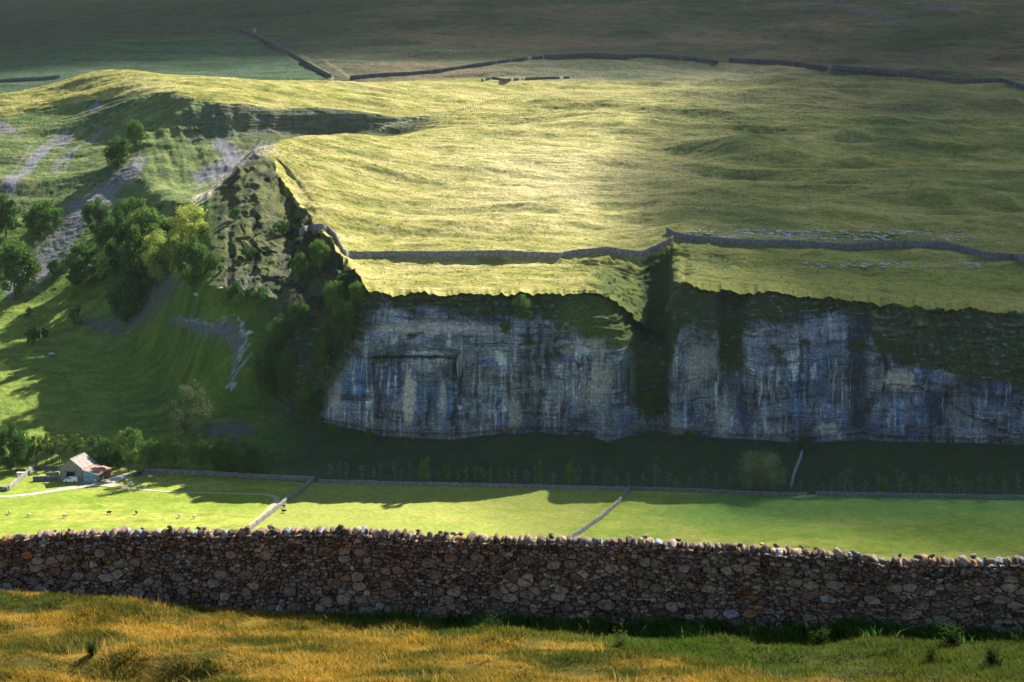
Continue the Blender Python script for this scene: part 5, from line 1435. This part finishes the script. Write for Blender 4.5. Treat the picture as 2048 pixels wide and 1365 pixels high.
# ------------------------------------------------------------------ sheep
def sheep_mesh():
    bm = bmesh.new()
    bmesh.ops.create_uvsphere(bm, u_segments=16, v_segments=10, radius=1, matrix=Matrix.Translation((0, 0, .62)) @ Matrix.Diagonal((.56, .28, .30, 1)))
    bmesh.ops.create_uvsphere(bm, u_segments=10, v_segments=7, radius=1, matrix=Matrix.Translation((.58, 0, .72)) @ Matrix.Rotation(.8, 4, 'Y') @ Matrix.Diagonal((.24, .13, .15, 1)))
    for x in (-.34, .32):
        for y in (-.14, .14):
            bmesh.ops.create_cone(bm, cap_ends=True, segments=7, radius1=.04, radius2=.07, depth=.42, matrix=Matrix.Translation((x, y, .24)))
    for v in bm.verts:
        n = float(noise(np.array(v.co.x * 9), np.array(v.co.y * 9 + v.co.z * 7), 5)) if v.co.z > .42 and v.co.x < .5 else 0
        v.co *= 1 + .05 * n
    me = bpy.data.meshes.new("sheep"); bm.to_mesh(me); bm.free()
    hb = bmesh.new()
    bmesh.ops.create_uvsphere(hb, u_segments=10, v_segments=7, radius=1, matrix=Matrix.Translation((.74, 0, .66)) @ Matrix.Rotation(.9, 4, 'Y') @ Matrix.Diagonal((.17, .085, .10, 1)))
    for s2 in (-1, 1): bmesh.ops.create_cone(hb, cap_ends=True, segments=6, radius1=.04, radius2=.01, depth=.16, matrix=Matrix.Translation((.64, s2 * .13, .78)) @ Matrix.Rotation(s2 * -1.4, 4, 'X'))
    mh = bpy.data.meshes.new("sheep_face"); hb.to_mesh(mh); hb.free()
    return me, mh
sm, sh = sheep_mesh()
m_wool = plain("cream_wool", (0.62, 0.58, 0.48), 1.0, nscale=20)
m_dwool = plain("dark_wool", (0.07, 0.055, 0.045), 1.0, nscale=20)
m_face = plain("sheep_face", (0.35, 0.32, 0.28), .9)
sm_d = sm.copy(); sm_d.materials.append(m_dwool)
FLOCK = [(300, 957, 0, "white sheep grazing nearest the lane wall, right of the dark car"), (254, 965, 0, "white sheep nearest the track junction"), (262, 969, 0, "white sheep just above its twin beside the track"),
         (264, 974, 0, "white sheep lying low beside the track, lower of two"), (281, 975, 0, "white sheep in the pair right of the track, left one"), (290, 977, 0, "white sheep in the pair right of the track, right one"),
         (365, 976, 0, "lone white sheep at the edge of the crag's shade"), (19, 1029, 0, "white sheep alone low at the left edge of the field"), (58, 1034, 0, "white sheep low in the field, second from the left edge"),
         (129, 1036, 0, "white sheep low in the field below the barn"), (359, 1036, 0, "pale sheep close above the near wall, left of a twin"), (389, 1037, 0, "pale sheep close above the near wall, right of its twin"),
         (218, 1029, 1, "dark sheep low in the bright field, left one"), (273, 1029, 1, "dark sheep low in the bright field, right one"), (568, 1016, 1, "dark sheep in the middle field, upper of two"),
         (567, 1026, 1, "dark sheep in the middle field, lower of two"), (191, 966, 0, "small white sheep before the blue doors")]
for k, (px_, py_, dk, lab) in enumerate(FLOCK):
    o = link_mesh("sheep", sm_d if dk else sm, m_wool); o.location = ground(px_, py_) - Vector((0, 0, .02)); o.rotation_euler = (0, 0, k * 2.1); o.scale = (1.25,) * 3
    link_mesh("face", sh, m_face, o)
    tag(o, lab, "sheep", "sheep grazing in the fields")
# boulders
bmesh_cols = np.tile(np.array([(0.45, 0.46, 0.48)]), (len(IV), 1))
for k, (px_, py_, s_, lab) in enumerate([(104, 710, 1.6, "pale boulder on the lit slope above the barn trees"), (90, 968, .8, "grey boulder on grass below the pen wall"), (394, 622 - 30, 1.5, "pale boulder on green slope below the clump"),
                                         (440, 578, 1.3, "pale rock on the slope under the western cliff"), (500, 668, 2.0, "pale rock right of the stony runnel"), (716, 860, .7, "small white stone at the crag foot left")]):
    v = rock(0, 0, s_ * .25, s_, s_ * .7, s_ * .55, 7000 + k)
    o = link_mesh("boulder", np_mesh("boulder", v, IF, bmesh_cols), m_farwall); o.location = ground(px_, py_); tag(o, lab, "boulder", "loose boulders")
# clitter of limestone above the right-hand wall: uncountable
RV, RF, off = [], [], 0
for k in range(420):
    px_ = sr.gauss(1640, 170) if k % 3 else sr.uniform(1360, 1950); py_ = sr.choice([463, 466, 470, 474, 479]) + sr.uniform(-2, 2)
    if k > 340: px_, py_ = sr.uniform(1600, 1960), sr.uniform(526, 536)
    if px_ < 1350 or px_ > 2000: continue
    g = ground(px_, py_); s_ = sr.uniform(.35, 1.0)
    v = rock(g.x, g.y, g.z + .05, s_ * 1.5, s_ * .8, s_ * .32, 8000 + k); RV.append(v); RF.append(IF + off); off += len(v)
V = np.concatenate(RV)
tag(link_mesh("limestone_clitter", np_mesh("limestone_clitter", V, np.concatenate(RF), np.tile(np.array([(0.42, 0.42, 0.43)]), (len(V), 1))), m_farwall), "scattered pale limestone rubble on the turf above the crag wall", "rubble", kind='stuff')

# ------------------------------------------------------------------ clouds that shade the far ground, one added to dim the near ground (they float high above, out of the picture)
def cloudmat(dens):
    m = bpy.data.materials.new("cloud_vapour"); m.use_nodes = True; t = m.node_tree
    t.nodes.remove(t.nodes["Principled BSDF"])
    v = t.nodes.new("ShaderNodeVolumePrincipled"); v.inputs['Density'].default_value = dens; v.inputs['Color'].default_value = (0.95, 0.95, 0.97, 1)
    t.links.new(v.outputs[0], t.nodes["Material Output"].inputs['Volume'])
    return m
def cloud(gx_, gy_, gz_, rx, ry, rz, dens, rot, lab, alt=520, seed=0):
    s_ = alt / SUNV.z
    bm = bmesh.new(); bmesh.ops.create_icosphere(bm, subdivisions=4, radius=1)
    for v in bm.verts:
        x, y, z = v.co
        k = 1 + .22 * float(noise(np.array(x * 1.7 + seed), np.array(y * 1.7 + z), 500 + seed)) + .10 * float(noise(np.array(x * 4 + seed), np.array(y * 4), 501))
        v.co = Vector((x * rx * k, y * ry * k, z * rz * (k if z > 0 else .6)))
    me = bpy.data.meshes.new("cloud"); bm.to_mesh(me); bm.free()
    o = link_mesh("cloud", me, cloudmat(dens)); o.location = Vector((gx_, gy_, gz_)) + SUNV * s_; o.rotation_euler = (0, 0, rot)
    tag(o, lab, "cloud", None, 'structure')
cloud(0, 1760, 180, 1500, 560, 70, 0.018, 0.10, "broad cloud shading the far fell")
cloud(470, 900, 110, 430, 430, 80, 0.0125, 0.20, "cloud shading the right side of the moor", seed=3)
cloud(70, -40, 120, 170, 150, 40, 0.0035, 0.0, "unseen thin cloud added to dim the near hillside", seed=6)  # made-up cloud out of view, there only to dim the foreground
# ------------------------------------------------------------------ thin haze in the air
hm = bpy.data.materials.new("haze_air"); hm.use_nodes = True; t = hm.node_tree
t.nodes.remove(t.nodes["Principled BSDF"])
v = t.nodes.new("ShaderNodeVolumePrincipled"); v.inputs['Density'].default_value = 0.000010; v.inputs['Color'].default_value = (0.72, 0.85, 1.0, 1); v.inputs['Anisotropy'].default_value = 0.3
t.links.new(v.outputs[0], t.nodes["Material Output"].inputs['Volume'])
zt = float(Z.max()) + 20
tag(link_mesh("haze", boxmesh("haze", -2600, 2600, -40, 3600, -3.0, zt), hm), "thin blue air haze over the valley", kind='stuff')
